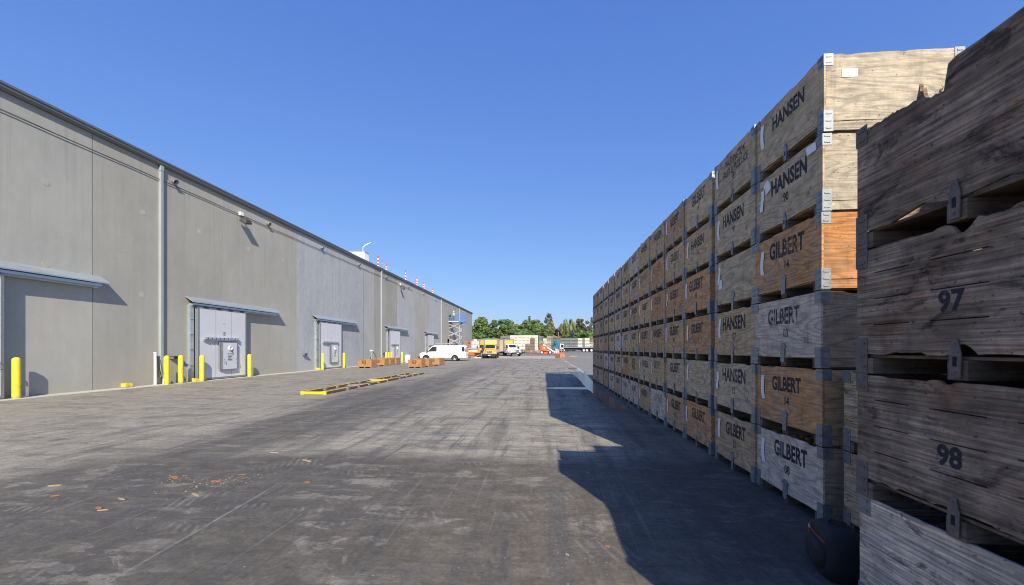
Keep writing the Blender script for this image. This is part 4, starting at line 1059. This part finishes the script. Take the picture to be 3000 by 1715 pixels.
scissor_lift((p.x,p.y,p.z),R(5),1.72,3.1,'lowered orange and cream scissor lift between the van and the trucks',M_CREAM,M_ORANGE,M_ORANGE)
# white trailer box behind it
p=at(1394.5,90)
e=E('box_trailer','white box trailer with an orange edge behind the lowered scissor lift','trailer',p,R(0))
O('trailer_box',MB().box(-1.0,1.0,0,5,.75,hz(999.4,90)-p.z),M_WHITE,e); O('trailer_edge',MB().box(-1.1,-1.003,0,.2,.7,hz(999.4,90)-p.z+.02),M_ORANGE,e)
m=MB()
for i in range(6): m.box(-1,1,-.004,-.001,.95+i*.38,.97+i*.38)
O('trailer_rib',m,M_GREYP,e)
for s in (-1,1): c=wheel(e,0,0,.36,.22,s); c.rotation_euler=(0,0,R(90)); c.location=(s*.85,2.5,.36)
p=at(1402,70.5,0)
e=E('loading_ramp','dusty pink folded loading ramp lying left of the yellow truck','ramp',p,R(12))
pk=plain('pink_grey_metal',(.42,.26,.25),.6,0,.3,5)
O('ramp_panel',MB().beam((-.75,0,.12),(.55,0,.78),1.1,.1),pk,e); O('ramp_base',MB().box(-.8,.7,-.5,.5,.0,.1),M_WHITE,e); O('ramp_strut',MB().beam((.5,-.4,.05),(.5,-.4,.75),.08,.08).beam((.1,-.4,.05),(.4,-.4,.6),.06,.06),M_GREYP,e)

def boom():
    d=91.; u=d/F
    p=at(1604,d); e=E('boom_lift','orange articulated boom lift with its arm lowered and basket to the right','boom lift',p,0)
    def q(px,py,y=0): 
        return Vector(((px-1604)*u,y,hz(py,d)-p.z))
    def lump(x0,x1,z0,z1,y0,y1,name,mat,r=.25):
        a=q(x0,z1);b=q(x1,z0); secs=[]
        n=8
        for i in range(n+1):
            t=i/n; x=a.x+(b.x-a.x)*t; k=(1-abs(2*t-1)**3.2); k=.55+.45*k
            zc=a.z+(b.z-a.z)*.42; h1=(b.z-zc)*k; h0=(zc-a.z)*(.8+.2*k)
            secs.append([(x,y0*k,zc-h0),(x,y1*k,zc-h0),(x,y1*k,zc+h1*.55),(x,y1*.75*k,zc+h1),(x,y0*.75*k,zc+h1),(x,y0*k,zc+h1*.55)])
        O(name,MB().loft(secs),mat,e,smooth=50)
    lump(1579.8,1603.4,1013.6,1027.6,-1.0,.2,'counterweight',M_ORANGE)
    lump(1601,1614.4,1012.5,1026.5,-.2,1.0,'engine_cover',M_ORANGE)
    O('turntable',MB().box(q(1584,0).x,q(1609,0).x,-.7,.7,q(0,1029.3).z,q(0,1027.5).z),M_GREYP,e)
    O('chassis',MB().box(q(1592,0).x,q(1611,0).x,-.45,.45,q(0,1036.5).z,q(0,1029.5).z),M_ORANGE,e)
    for px in (1587.5,1611.5):
        for s in (-1,1): wheel(e,q(px,0).x,s*.95,.44,.4,s)
    a=q(1591,1010);b=q(1626,1033)
    O('boom_arm',MB().beam((a.x,-.25,a.z),(b.x,-.3,b.z),.28,.3),plain('boom_cream',(.82,.74,.62),.4),e)
    O('boom_cylinder',MB().cyl((q(1606,1021).x,-.1,q(0,1021).z),(q(1624,1034).x,-.1,q(0,1034).z),.1,8),M_BLACKP,e)
    O('lower_arm',MB().beam((q(1597,0).x,.1,q(0,1011).z),(q(1618,0).x,.1,q(0,1028).z),.3,.28),M_ORANGE,e)
    m=MB(); x0=q(1618,0).x;x1=q(1651,0).x; zf=q(0,1036.3).z; zt=q(0,1019.5).z
    O('basket_floor',MB().box(x0,x1,-.5,.5,zf,zf+.16),M_ORANGE,e)
    for z in (zt,(zf+zt)/2+.1):
        for s in(-.48,.48): m.cyl((x0+.3,s,z),(x1,s,z),.035,6)
        m.cyl((x1,-.48,z),(x1,.48,z),.035,6); m.cyl((x0+.3,-.48,z),(x0+.3,.48,z),.035,6)
    for i in range(6):
        x=x0+.3+(x1-x0-.3)*i/5
        for s in(-.48,.48): m.cyl((x,s,zf),(x,s,zt),.032,6)
    O('basket_rail',m,M_ORANGE,e)
    O('control_panel',MB().box(x0+.9,x0+1.45,-.2,.3,zt-.15,zt+.1),M_BLACKP,e)
    O('basket_bag',MB().loft([[(x0+.7+a_*k,b_*k*.6,zf+.17+h) for a_,b_ in ((-.05,-.4),(.7,-.4),(.75,.4),(0,.4))] for h,k in ((0,1),(.5,1.05),(.85,.8),(.95,.5))]),plain('white_sack',(.6,.62,.68),.7),e)
boom()

def semi():
    d=107.; u=d/F; p=at(1685,d); zz=p.z
    def q(px,py): return Vector(((px-1685)*u,0,hz(py,d)-zz))
    e=E('flatbed_trailer','black flatbed trailer loaded with plastic bins behind the boom lift','flatbed trailer',p,0)
    x0,x1=q(1642,0).x,q(1752,0).x; zd=q(0,1017.6).z
    O('deck',MB().box(x0,x1,-1.25,1.25,zd-.16,zd).box(x0,x1,-1.3,-1.252,zd-.1,zd-.02),M_GREYP,e)
    O('frame_beam',MB().prism([(x0+.3,zd-.17),(x1-.2,zd-.17),(x1-.2,zd-.45),(x0+5,zd-.75),(x0+3,zd-.5),(x0+.3,zd-.4)],'y',-.5,.5),M_BLACKP,e)
    for px in (1709,1718,1731,1740):
        for s in (-1,1): wheel(e,q(px,0).x,s*1.05,.5,.3,s)
    O('landing_gear',MB().box(q(1662,0).x,q(1662,0).x+.15,-.8,.8,.1,zd-.4).box(q(1655,0).x,q(1672,0).x,-1.0,1.0,.35,zd-.45),M_BLACKP,e)
    # tractor
    t=E('semi_tractor','teal sleeper-cab semi tractor hitched to the loaded flatbed','semi tractor',(p.x,p.y,zz),0)
    a,b=q(1619,0).x,q(1641,0).x; zt=q(0,998.5).z
    secs=[]
    for x,w,wt,z1,r in ((a,1.1,.9,zt-1.1,.1),(a+.25,1.15,.95,zt-.5,.15),(a+.6,1.18,1.0,zt-.15,.2),(a+1.0,1.2,1.05,zt,.2),(b-.05,1.2,1.08,zt,.15)): secs.append(rsec(x,w,wt,.7,z1,r,1.9))
    O('sleeper_cab',MB().loft(secs),M_TEAL,t,smooth=40)
    O('hood',MB().loft([rsec(a-1.7,.75,.6,.7,1.5,.15,1.1),rsec(a-1.5,.95,.7,.65,1.7,.15,1.2),rsec(a-.3,1.1,.8,.65,1.95,.15,1.3),rsec(a,1.1,.85,.65,2.0,.15,1.3)]),M_TEAL,t,smooth=40)
    O('windscreen',MB().add([(a+.02,-.9,zt-1.15),(a+.02,.9,zt-1.15),(a+.35,.85,zt-.5),(a+.35,-.85,zt-.5),(a-.02,-.9,zt-1.13),(a-.02,.9,zt-1.13),(a+.31,.85,zt-.48),(a+.31,-.85,zt-.48)],[(0,1,2,3),(4,7,6,5),(0,4,5,1),(1,5,6,2),(2,6,7,3),(3,7,4,0)]),M_GLASS,t)
    O('side_window',MB().box(a+.3,a+.85,-1.19,-1.16,zt-1.3,zt-.75),M_GLASS,t)
    O('rear_fairing',MB().box(b-.05,b+.02,-1.1,1.1,.9,zt-.6).box(b+.02,b+.9,-1.2,-1.14,.9,zt-.85),M_WHITE,t)
    O('opening_shade_sheet',MB().box(b+.2,b+.85,-1.215,-1.203,1.2,zt-1.05),M_DARK,t)  # black sheet painted as the shade inside the opening
    O('chassis',MB().box(a-1.2,q(1662,0).x,-.45,.45,.55,.95),M_BLACKP,t)
    for x in (a-1.0,b+.4,q(1651,0).x):
        for s in(-1,1): wheel(t,x,s*1.02,.5,.34,s)
    return d,p,zd+zz
SD,SP,SZ=semi()

# ---------------------------------------------------------------- far stacks of bins
def farbin(w,h,dp=1.15,kind='plastic'):
    m=MB(); t=.05
    x=w/2-.008
    zb=.21
    m.box(-x,x,-dp/2,-dp/2+t,zb,h); m.box(-x,x,dp/2-t,dp/2,.0,h); m.box(-x,-x+t,-dp/2+t,dp/2-t,zb,h); m.box(x-t,x,-dp/2+t,dp/2-t,zb,h)
    m.box(-x+t,x-t,-dp/2+t,dp/2-t,zb,zb+.04)
    for a in (-x,-.12,x-.22 if w>.9 else x-.12):
        ww=.22 if w>.9 else .12
        if a==-.12: ww=.24 if w>.9 else .12
        m.box(a,a+ww,-dp/2,dp/2-t-.01,.0,.209)
    if kind=='plastic':
        k=5
        for i in range(k):
            X=-x+2*x*(i+.5)/k; m.box(X-.012,X+.012,-dp/2-.015,-dp/2,.18,h-.1)
        m.box(-x,x,-dp/2-.02,-dp/2,h-.06,h)
    else:
        for s in(-1,1): m.box(s*x-.05,s*x+.05,-dp/2-.006,-dp/2,.05,h-.02)
    return m.mesh('far_bin')
FBW=farbin(1.04,.735); FBN=farbin(.66,.72); FBT=farbin(1.2,.72); FBK=farbin(1.12,.73,kind='wood')
plast=plain('bin_plastic',(.7,.7,.7),.6,0,.12,2,objcol=True)
FC={'W':(.62,.585,.50),'G':(.17,.19,.2),'B':(.2,.165,.13),'T':(.36,.31,.25),'R':(.22,.12,.07),'O':(.38,.23,.1),'L':(.55,.50,.43),'N':(.20,.19,.17)}
FNAME={'W':'white plastic','G':'grey plastic','B':'brown wooden','T':'tan wooden','R':'rusty brown wooden','O':'orange-brown wooden','L':'pale wooden','N':'dull dark'}
def fstack(me,w,px,d,cols,pitch,where,group,z0=None,y=None,dirx=True,tops=None):
    """cols: list of strings bottom->top colour codes; px = left edge"""
    o0=at(px,d)
    n=len(cols)
    for i,cc in enumerate(cols):
        for l,ch in enumerate(cc):
            if ch=='.': continue
            wood=ch not in 'WGN'
            mat=M_WOOD if wood else plast
            pos=(o0.x+w*(i+.5)+rnd.uniform(-.01,.01),(o0.y if y is None else y)+rnd.uniform(-.04,.04),(o0.z if z0 is None else z0)+pitch*l)
            k=rnd.uniform(.9,1.08); c=tuple(v*k for v in FC[ch])
            name='plastic_bin' if ch in 'WGN' else 'wooden_bin'
            o=O(name,me if not wood or me is not FBW else FBW,None,None,loc=pos,color=c)
            o.data=me if not wood else me
            # material through object slot so meshes stay shared
            if not o.data.materials: o.data.materials.append(plast)
            o.material_slots[0].link='OBJECT'; o.material_slots[0].material=mat
            col_='only column' if n==1 else ('left column' if i==0 else 'right column' if i==n-1 else '%s column'%ORD[i])
            lev='bottom' if l==0 else ('topmost' if l==len(cc)-1 else '%s up'%ORD[l])
            tag(o,'%s bin, %s, %s, %s'%(FNAME[ch],lev,col_,where),'bin',group)
fstack(FBW,1.045,1495,107,['WWWWWW']*7,.742,'white block by the people','white plastic bins of the long block',)
fstack(FBN,.66,1467,112,['GGGGGG']*4,.735,'grey block behind the trucks','grey plastic bins behind the trucks')
fstack(FBW,1.05,1378,118,['WGWWG'[:5]]*1+['GWGWW','WWGGG','WGWGW'],.742,'mixed block by the warehouse corner','mixed plastic bins by the warehouse corner')
fstack(FBK,1.14,1553,100,['TBBBB'],.73,'brown tower before the white block','brown wooden bins before the white block')
fstack(FBK,1.14,1539.5,98,['BBB'],.73,'short brown stack right of the people','brown wooden bins before the white block')
fstack(FBK,1.12,1581,100,['BTBT'],.73,'stack behind the boom arm','wooden bins behind the boom lift')
fstack(FBN,.66,1578,113,['NNNNGG','NNNNGG'],.735,'grey pair right of the white block','grey bins behind the boom lift')
fstack(FBW,1.05,1590.5,112,['BBOWW'],.745,'white topped stack behind the boom lift','wooden bins behind the boom lift')
fstack(FBK,1.12,1602,112,['BBTLTT'],.735,'pale mixed stack left of the teal tractor','wooden bins behind the boom lift')
fstack(FBN,.7,1612.8,114,['NNNNNG'],.735,'narrow grey stack left of the teal tractor','grey bins behind the boom lift')
fstack(FBK,1.12,1620.5,118,['BBBRRR','BBBRRR'],.735,'rusty stacks above the teal tractor','wooden bins above the tractor')
fstack(FBK,1.12,1725.5,116,['BTLTRB','RLTLTR'],.735,'stacks right of the trailer load','wooden bins right of the trailer')
fstack(FBK,1.13,1521,102,['T','L','W','T'] if False else ['T','B','L'],.73,'single row behind the people','low wooden bins behind the people')
fstack(FBK,1.13,1560.5,96.5,['B','T'],.73,'single row left of the boom lift','low wooden bins left of the boom lift')
# trailer load
y_=SP.y-.5
fstack(FBN,.636,1642.5,SD-.4,['GGG']*7+['...'][:0],.80,'grey flatbed load','grey bins on the flatbed',z0=SZ,y=y_)
fstack(FBT,1.24,1691.6,SD-.4,['WWW'],.80,'first white load on the flatbed','white bins on the flatbed',z0=SZ,y=y_)
fstack(FBN,.6,1705.8,SD-.4,['NNN'],.80,'dark flatbed load','dark bins on the flatbed',z0=SZ,y=y_)
fstack(FBT,1.22,1712.3,SD-.4,['WWW'],.80,'rear white load on the flatbed','white bins on the flatbed',z0=SZ,y=y_)

for k in range(14):  # unseen rank added to stop light passing through the gaps of the wall
    for l in range(6):
        o=O('fruit_bin',FBK,None,None,loc=(2.52-.0068*1.18*k+BW+.62,3.93+BL/2+1.18*k+.2,BH*l),rot=(0,0,R(90)),color=WOODS['d'])
        if not o.data.materials: o.data.materials.append(plast)
        o.material_slots[0].link='OBJECT'; o.material_slots[0].material=M_WOOD
        tag(o,'unseen weathered plywood bin of the second rank, added behind the wall to block light','fruit bin','second rank of plywood bins added to block light')
for l in range(4):  # unseen stack added to keep light out of the near gaps
    o=O('fruit_bin',FBK,None,None,loc=(NX+BW+.62,NY-BL/2-.05,.71*l),rot=(0,0,R(90)),color=WOODS['k'])
    o.material_slots[0].link='OBJECT'; o.material_slots[0].material=M_WOOD
    tag(o,'unseen weathered plywood bin added behind the near right stack to block light','fruit bin','unseen bins added behind the near stack')

# ---------------------------------------------------------------- people
def person(loc,rz,joints,label,shirt,pants,hat=None,skin=(.5,.28,.2),hair=(.05,.03,.02),scale=1.):
    J=dict(pelvis=(0,0,.93),chest=(0,0,1.28),neck=(0,0,1.48),head=(0,-.01,1.56),top=(0,-.01,1.70),
      hl=(.1,0,.9),kl=(.11,-.03,.5),al=(.11,0,.09),tl=(.12,-.14,.04),hr=(-.1,0,.9),kr=(-.11,.0,.5),ar=(-.11,.02,.09),tr=(-.12,-.12,.04),
      sl=(.19,0,1.42),el=(.25,.02,1.13),wl=(.24,-.08,.9),fl=(.24,-.12,.80),sr=(-.19,0,1.42),er=(-.25,.02,1.13),wr=(-.24,-.08,.9),fr=(-.24,-.12,.80))
    J.update(joints)
    rad=dict(pelvis=(.15,.11),chest=(.17,.11),neck=(.06,.06),head=(.075,.085),top=(.075,.085),hl=(.095,.095),kl=(.065,.065),al=(.045,.045),tl=(.045,.035),
      sl=(.07,.07),el=(.048,.048),wl=(.034,.034),fl=(.035,.025))
    names=list(J); 
    def rr(n): 
        if n in rad: return rad[n]
        return rad[n[0]+'l']
    edges=[('pelvis','chest'),('chest','neck'),('neck','head'),('head','top'),('pelvis','hl'),('hl','kl'),('kl','al'),('al','tl'),('pelvis','hr'),('hr','kr'),('kr','ar'),('ar','tr'),
      ('chest','sl'),('sl','el'),('el','wl'),('wl','fl'),('chest','sr'),('sr','er'),('er','wr'),('wr','fr')]
    me=bpy.data.meshes.new('body'); me.from_pydata([J[n] for n in names],[(names.index(a),names.index(b)) for a,b in edges],[])
    ob=bpy.data.objects.new('body',me); COL.objects.link(ob)
    ob.modifiers.new('skin','SKIN'); 
    for i,n in enumerate(names): me.skin_vertices[0].data[i].radius=rr(n); me.skin_vertices[0].data[i].use_root=(n=='pelvis')
    s=ob.modifiers.new('sub','SUBSURF'); s.levels=2; s.render_levels=2
    dg=bpy.context.evaluated_depsgraph_get(); dg.update()
    nm=bpy.data.meshes.new_from_object(ob.evaluated_get(dg)); bpy.data.objects.remove(ob)
    nm.materials.clear()
    for m in (shirt,pants,plain('skin_%d'%int(skin[0]*100),skin,.5,0,.05),plain('shoe_leather',(.03,.025,.02),.6)): nm.materials.append(m)
    for pg in nm.polygons:
        c=pg.center; pg.use_smooth=True
        mi=0
        if c.z<.93 and abs(c.x)<.19: mi=1
        if c.z<.1: mi=3
        if c.z>1.47 and abs(c.x)<.12: mi=2
        if mi==0 and (Vector(c)-Vector(J['wl'])).length<.17 or (Vector(c)-Vector(J['wr'])).length<.17: mi=2
        pg.material_index=mi
    e=E('person',label,'person',loc,rz); e.scale=(scale,)*3
    b=O('body',nm,None,e)
    hm=hat or plain('hair_dark',hair,.7)
    hx,hy,hzz=J['top']
    m=MB().lathe([(.098,-.03),(.1,.02),(.085,.07),(.05,.1),(0,.11)],16,Matrix.Translation((hx,hy+.012,hzz)))
    if hat: m.box(hx-.07,hx+.07,hy-.17,hy-.07,hzz-.005,hzz+.012)
    O('cap' if hat else 'hair',m,hm,e,smooth=60)
    # simple face: nose, eyes
    m=MB().box(hx-.012,hx+.012,hy-.105,hy-.08,hzz-.09,hzz-.05); O('nose',m,nm.materials[2],b)
    m=MB()
    for s in(-1,1): m.box(hx+s*.032-.01,hx+s*.032+.01,hy-.09,hy-.082,hzz-.05,hzz-.038)
    O('eyes',m,M_BLACKP,b)
    return e
hv=plain('hi_vis_shirt',(.55,.85,.08),.6); jean=plain('denim',(.05,.09,.2),.8); wh=plain('white_cotton',(.7,.7,.72),.8); pale=plain('pale_jeans',(.32,.4,.58),.8); khaki=plain('khaki',(.38,.32,.24),.8); blk=plain('black_cotton',(.03,.03,.035),.8)
person((pl.x-.05,pl.y-.35,LH),R(150),dict(wl=(.2,-.28,1.05),fl=(.16,-.36,1.1),wr=(-.2,-.28,1.05),fr=(-.16,-.36,1.1)),'worker in a hi-vis yellow shirt and white cap standing on the lift platform',hv,jean,hat=M_WHITE)
p=at(1518.5,100); person(p,R(-35),dict(wl=(.12,-.25,1.0),fl=(.05,-.3,1.0),wr=(-.15,-.2,.95),fr=(-.06,-.26,.95)),'person in a black top and khaki trousers standing behind the white-cab truck',blk,khaki,scale=1.)
p=at(1530,99); person(p,R(20),dict(kl=(.08,-.1,.5),al=(.08,.05,.1),tl=(.08,-.08,.05)),'person in a white shirt and blue jeans walking, middle of three',wh,jean,hat=None)
p=at(1545.5,98.5); person(p,R(-10),dict(wl=(.05,-.22,1.15),fl=(-.02,-.24,1.16),wr=(-.05,-.22,1.12),fr=(.02,-.24,1.12),kr=(-.12,-.1,.5),ar=(-.12,-.04,.09)),'person in white with pale jeans and folded arms, rightmost of three',wh,pale,hair=(.2,.1,.04))

# ---------------------------------------------------------------- trees, poles, hill
def mat_leaf(name,c1,c2):
    t=NT(name); g=t.n('ShaderNodeNewGeometry'); tc=t.n('ShaderNodeTexCoord')
    n=t.noise(tc.outputs['Object'],.55,3,.6); r=g.outputs['Random Per Island']
    f=t.math('ADD',t.math('MULTIPLY',t.ramp(n,.35,.65,0,1),.6),t.math('MULTIPLY',r,.4))
    t.setc(t.mix(f,c4(c1),c4(c2))); t.b.inputs['Roughness'].default_value=.6
    tr=t.n('ShaderNodeBsdfTranslucent'); t.put(tr,0,t.mix(f,c4(c1),c4(c2)))
    ms=t.n('ShaderNodeMixShader'); ms.inputs[0].default_value=.25
    t.t.links.new(t.b.outputs[0],ms.inputs[1]); t.t.links.new(tr.outputs[0],ms.inputs[2]); t.t.links.new(ms.outputs[0],t.out.inputs[0])
    return t.m
LM={'green':mat_leaf('leaf_green',(0.073,0.134,0.037),(0.232,0.317,0.091)),'olive':mat_leaf('leaf_olive',(0.122,0.146,0.049),(0.342,0.354,0.146)),'spruce':mat_leaf('needle_blue',(0.098,0.122,0.104),(0.293,0.329,0.281)),
 'brown':mat_leaf('leaf_brown',(0.085,0.085,0.037),(0.232,0.207,0.091)),'purple':mat_leaf('leaf_purple',(.02,.01,.012),(.05,.02,.025)),'lime':mat_leaf('leaf_lime',(.10,.2,.03),(.25,.4,.08)),'blue':mat_leaf('needle_teal',(.04,.08,.06),(.10,.17,.13)),'dgreen':mat_leaf('leaf_dark',(0.049,0.098,0.024),(0.171,0.244,0.067))}
M_BARK=plain('bark',(.13,.1,.075),.9,0,.3,6,.4)
def tree(px0,px1,pytop,d,kind,leaf,label,seed,dens=1.):
    r=np.random.RandomState(seed); p=at((px0+px1)/2,d); w=(px1-px0)/F*d/2*1.12; top=hz(pytop,d)-p.z
    e=E('tree',label,'tree',p,0,'trees beyond the stacked bins')
    C=[];  # clumps
    if kind=='round':
        z0=top*.22
        for i in range(46):
            t=r.rand()*2*np.pi; u=r.rand()**.45; h=r.rand()
            prof=np.sin(np.pi*(.2+.68*h))**.6
            C.append((np.cos(t)*u*w*prof,np.sin(t)*u*w*.8*prof,z0+(top-z0)*(.05+.9*h),max(.8,w*.25)*r.uniform(.6,1.25)))
        C.append((w*.05,0,top-w*.12,w*.16)); C.append((0,0,top*.6,w*.5))
    elif kind=='open':
        z0=top*.25
        for i in range(38):
            t=r.rand()*2*np.pi; u=r.rand()**.35; h=r.rand()
            prof=np.sin(np.pi*(.15+.75*h))**.6
            C.append((np.cos(t)*u*w*prof,np.sin(t)*u*w*.7*prof,z0+(top-z0)*(.05+.92*h),w*.19*r.uniform(.6,1.3)))
    elif kind=='cone':
        for i in range(70):
            h=r.rand()**1.2; rr=w*(1-h)**.85; t=r.rand()*2*np.pi
            C.append((np.cos(t)*rr*.75,np.sin(t)*rr*.75,top*(.06+.9*h),max(.28,rr*.33)))
        C.append((0,0,top*.97,.3))
    elif kind=='column':
        for i in range(60):
            h=r.rand(); rr=w*(.95 if h<.7 else .95*(1-(h-.7)/.34)**.6); t=r.rand()*2*np.pi
            C.append((np.cos(t)*rr*.62,np.sin(t)*rr*.62,top*(.06+.9*h),max(.4,w*.33)*r.uniform(.7,1.2)))
    elif kind=='willow':
        for i in range(50):
            t=r.rand()*2*np.pi; u=r.rand()**.5; h=.35+.62*r.rand()
            prof=1 if h<.75 else (1-(h-.75)/.3)**.5
            C.append((np.cos(t)*u*w*prof*.85,np.sin(t)*u*w*.7*prof,top*h,w*.17*r.uniform(.7,1.2)))
    C=np.array(C); rad=C[:,3]
    N=int(8000*dens*(1.0 if kind!='open' else .75)); prob=rad**2/np.sum(rad**2); idx=r.choice(len(C),N,p=prob)
    dirs=r.normal(size=(N,3)); dirs/=np.linalg.norm(dirs,axis=1)[:,None]
    k=r.rand(N)**.45
    pts=C[idx,:3]+dirs*(rad[idx]*k)[:,None]*np.array([1.15,1.15,.85])
    if kind=='willow':
        drop=(r.rand(N)**2)*top*.32; pts[:,2]-=drop
    pts[:,2]=np.clip(pts[:,2],.25,top)
    s=(.14+.30*r.rand(N)**2)*d/130*(.8 if kind in('cone','column') else 1.)
    a=r.normal(size=(N,3)); a/=np.linalg.norm(a,axis=1)[:,None]; b=np.cross(a,dirs+.01); b/=np.linalg.norm(b,axis=1)[:,None]
    if kind=='willow': a=np.tile([0,0,1.],(N,1))+.25*a; 
    sa=s*(2.0 if kind=='willow' else 1.25)
    v=np.empty((N,4,3)); v[:,0]=pts-a*sa[:,None]; v[:,1]=pts+b*s[:,None]*.7; v[:,2]=pts+a*sa[:,None]; v[:,3]=pts-b*s[:,None]*.7
    me=bpy.data.meshes.new('crown'); me.vertices.add(N*4); me.vertices.foreach_set('co',v.reshape(-1)); me.loops.add(N*4); me.loops.foreach_set('vertex_index',np.arange(N*4))
    me.polygons.add(N); me.polygons.foreach_set('loop_start',np.arange(N)*4); me.polygons.foreach_set('loop_total',np.full(N,4)); me.update(calc_edges=True)
    O('crown',me,LM[leaf],e)
    m=MB(); tr=max(.14,w*.05)
    m.cyl((0,0,-.1),(0,0,top*.5),tr*1.3,8,tr*.8); m.cyl((0,0,top*.5),(0,0,top*.9),tr*.8,8,.04)
    if kind in('round','open','willow'):
        for i in range(min(16,len(C))): 
            c=C[i]; m.cyl((0,0,min(c[2]*.6,top*.45)),(c[0]*.9,c[1]*.9,c[2]),tr*.4,5,.03)
    O('trunk',m,M_BARK,e)
tree(1374,1436,929,150,'round','green','broad dense green tree next to the warehouse corner',1,1.3)
tree(1424,1472,940,156,'open','dgreen','loose airy green tree right of the warehouse corner tree, with sky showing through',2,1.2)
tree(1452,1520,937,150,'round','green','wide rounded green tree behind the second and third trucks',3,1.3)
tree(1396,1470,962,143,'round','dgreen','low dark green tree just above the yellow trucks',13,1.)
tree(1500,1542,957,152,'round','green','lower green tree filling the dip left of the pointed tree',4)
tree(1526,1592,939,148,'round','green','large bushy green tree with a pointed tree behind its top',5,1.5)
tree(1542,1560,926,156,'cone','green','pointed green tree top rising above the large bushy tree',6)
tree(1568,1606,957,146,'round','green','green tree at the foot of the tall spruce',7)
tree(1594,1620,917,160,'column','spruce','tall blue-grey spruce, the highest tree of the row',8,1.3)
tree(1597,1622,944,150,'round','olive','grey-green poplar in front of the tall spruce',9)
tree(1624,1637,966,150,'round','purple','small dark purple-leaved tree right of the poplar',10,.8)
tree(1640,1688,938,150,'willow','olive','yellow-green weeping willow above the flatbed trailer',11,1.6)
tree(1683,1726,936,154,'round','brown','brownish dark tree right of the willow',12,1.3)
tree(1668,1690,968,140,'cone','blue','small blue-green spruce at the foot of the willow',14)
tree(1719,1748,929,156,'cone','spruce','spruce half hidden behind the far end of the tall bin wall',15)
tree(1721,1742,975,138,'round','lime','bright green small tree at the far end of the tall bin wall',16,.7)
tree(1608,1630,986,136,'round','lime','low yellow-green dome of leaves above the stacked bins',17,.6)
tree(1556,1618,968,145,'round','dgreen','low dark hedge-like tree below the poplar',18,.9)
tree(1330,1384,950,160,'round','green','green tree mostly hidden behind the warehouse corner',19,.7)
tree(1476,1560,966,143,'round','green','low green tree right above the white bin block',21,1.)
tree(1630,1730,968,150,'round','dgreen','low dark tree behind the loaded flatbed',22,1.2)
for px,py,d,l,mt in ((1508,975,130,'brown wooden pole standing behind the white bin block',M_BARK),(1635.5,974,132,'grey wooden pole behind the teal tractor',M_GREYP)):
    p=at(px,d); h_=hz(py,d)-p.z
    e=E('utility_pole',l,'pole',p,0); O('pole',MB().cyl((0,0,-.2),(0,0,h_),.14,8,.1),mt,e); O('pole_cap',MB().cyl((0,0,h_),(0,0,h_+.05),.12,8),mt,e)
def hill():
    m=MB(); n=60; rows=8; vs=[]
    for j in range(rows):
        for i in range(n+1):
            t=i/n; px=1450+t*480; d=9000+j*350
            base=max(0,math.exp(-((px-1650)/55)**2)*.95+.75*math.exp(-((px-1850)/120)**2)); k=math.sin(math.pi*.5*j/(rows-1))
            q=at(px,d,0); hgt=(1022-952)/F*d*base*k*(1+.03*math.sin(i*1.3)+.02*math.sin(i*3.1+j)); vs.append((q.x,q.y,hgt-5))
    fs=[(j*(n+1)+i,j*(n+1)+i+1,(j+1)*(n+1)+i+1,(j+1)*(n+1)+i) for j in range(rows-1) for i in range(n)]
    m.add(vs,fs); tag(O('hills',m.mesh('hills',60),plain('dry_hill',(.19,.14,.15),.95,0,.2,.002)),None,None,kind='structure')
hill()

# thin summer air: only the far hill fades in it
_t=bpy.data.materials.new('thin_air'); _t.use_nodes=True; _n=_t.node_tree; _n.nodes.clear()
_v=_n.nodes.new('ShaderNodeVolumePrincipled'); _v.inputs['Color'].default_value=(.78,.84,1,1); _v.inputs['Density'].default_value=.00003; _v.inputs['Anisotropy'].default_value=.2
_o=_n.nodes.new('ShaderNodeOutputMaterial'); _n.links.new(_v.outputs[0],_o.inputs['Volume'])
tag(O('haze',MB().box(-9100,9100,-2100,20100,-1.,700),_t),None,None,kind='stuff')
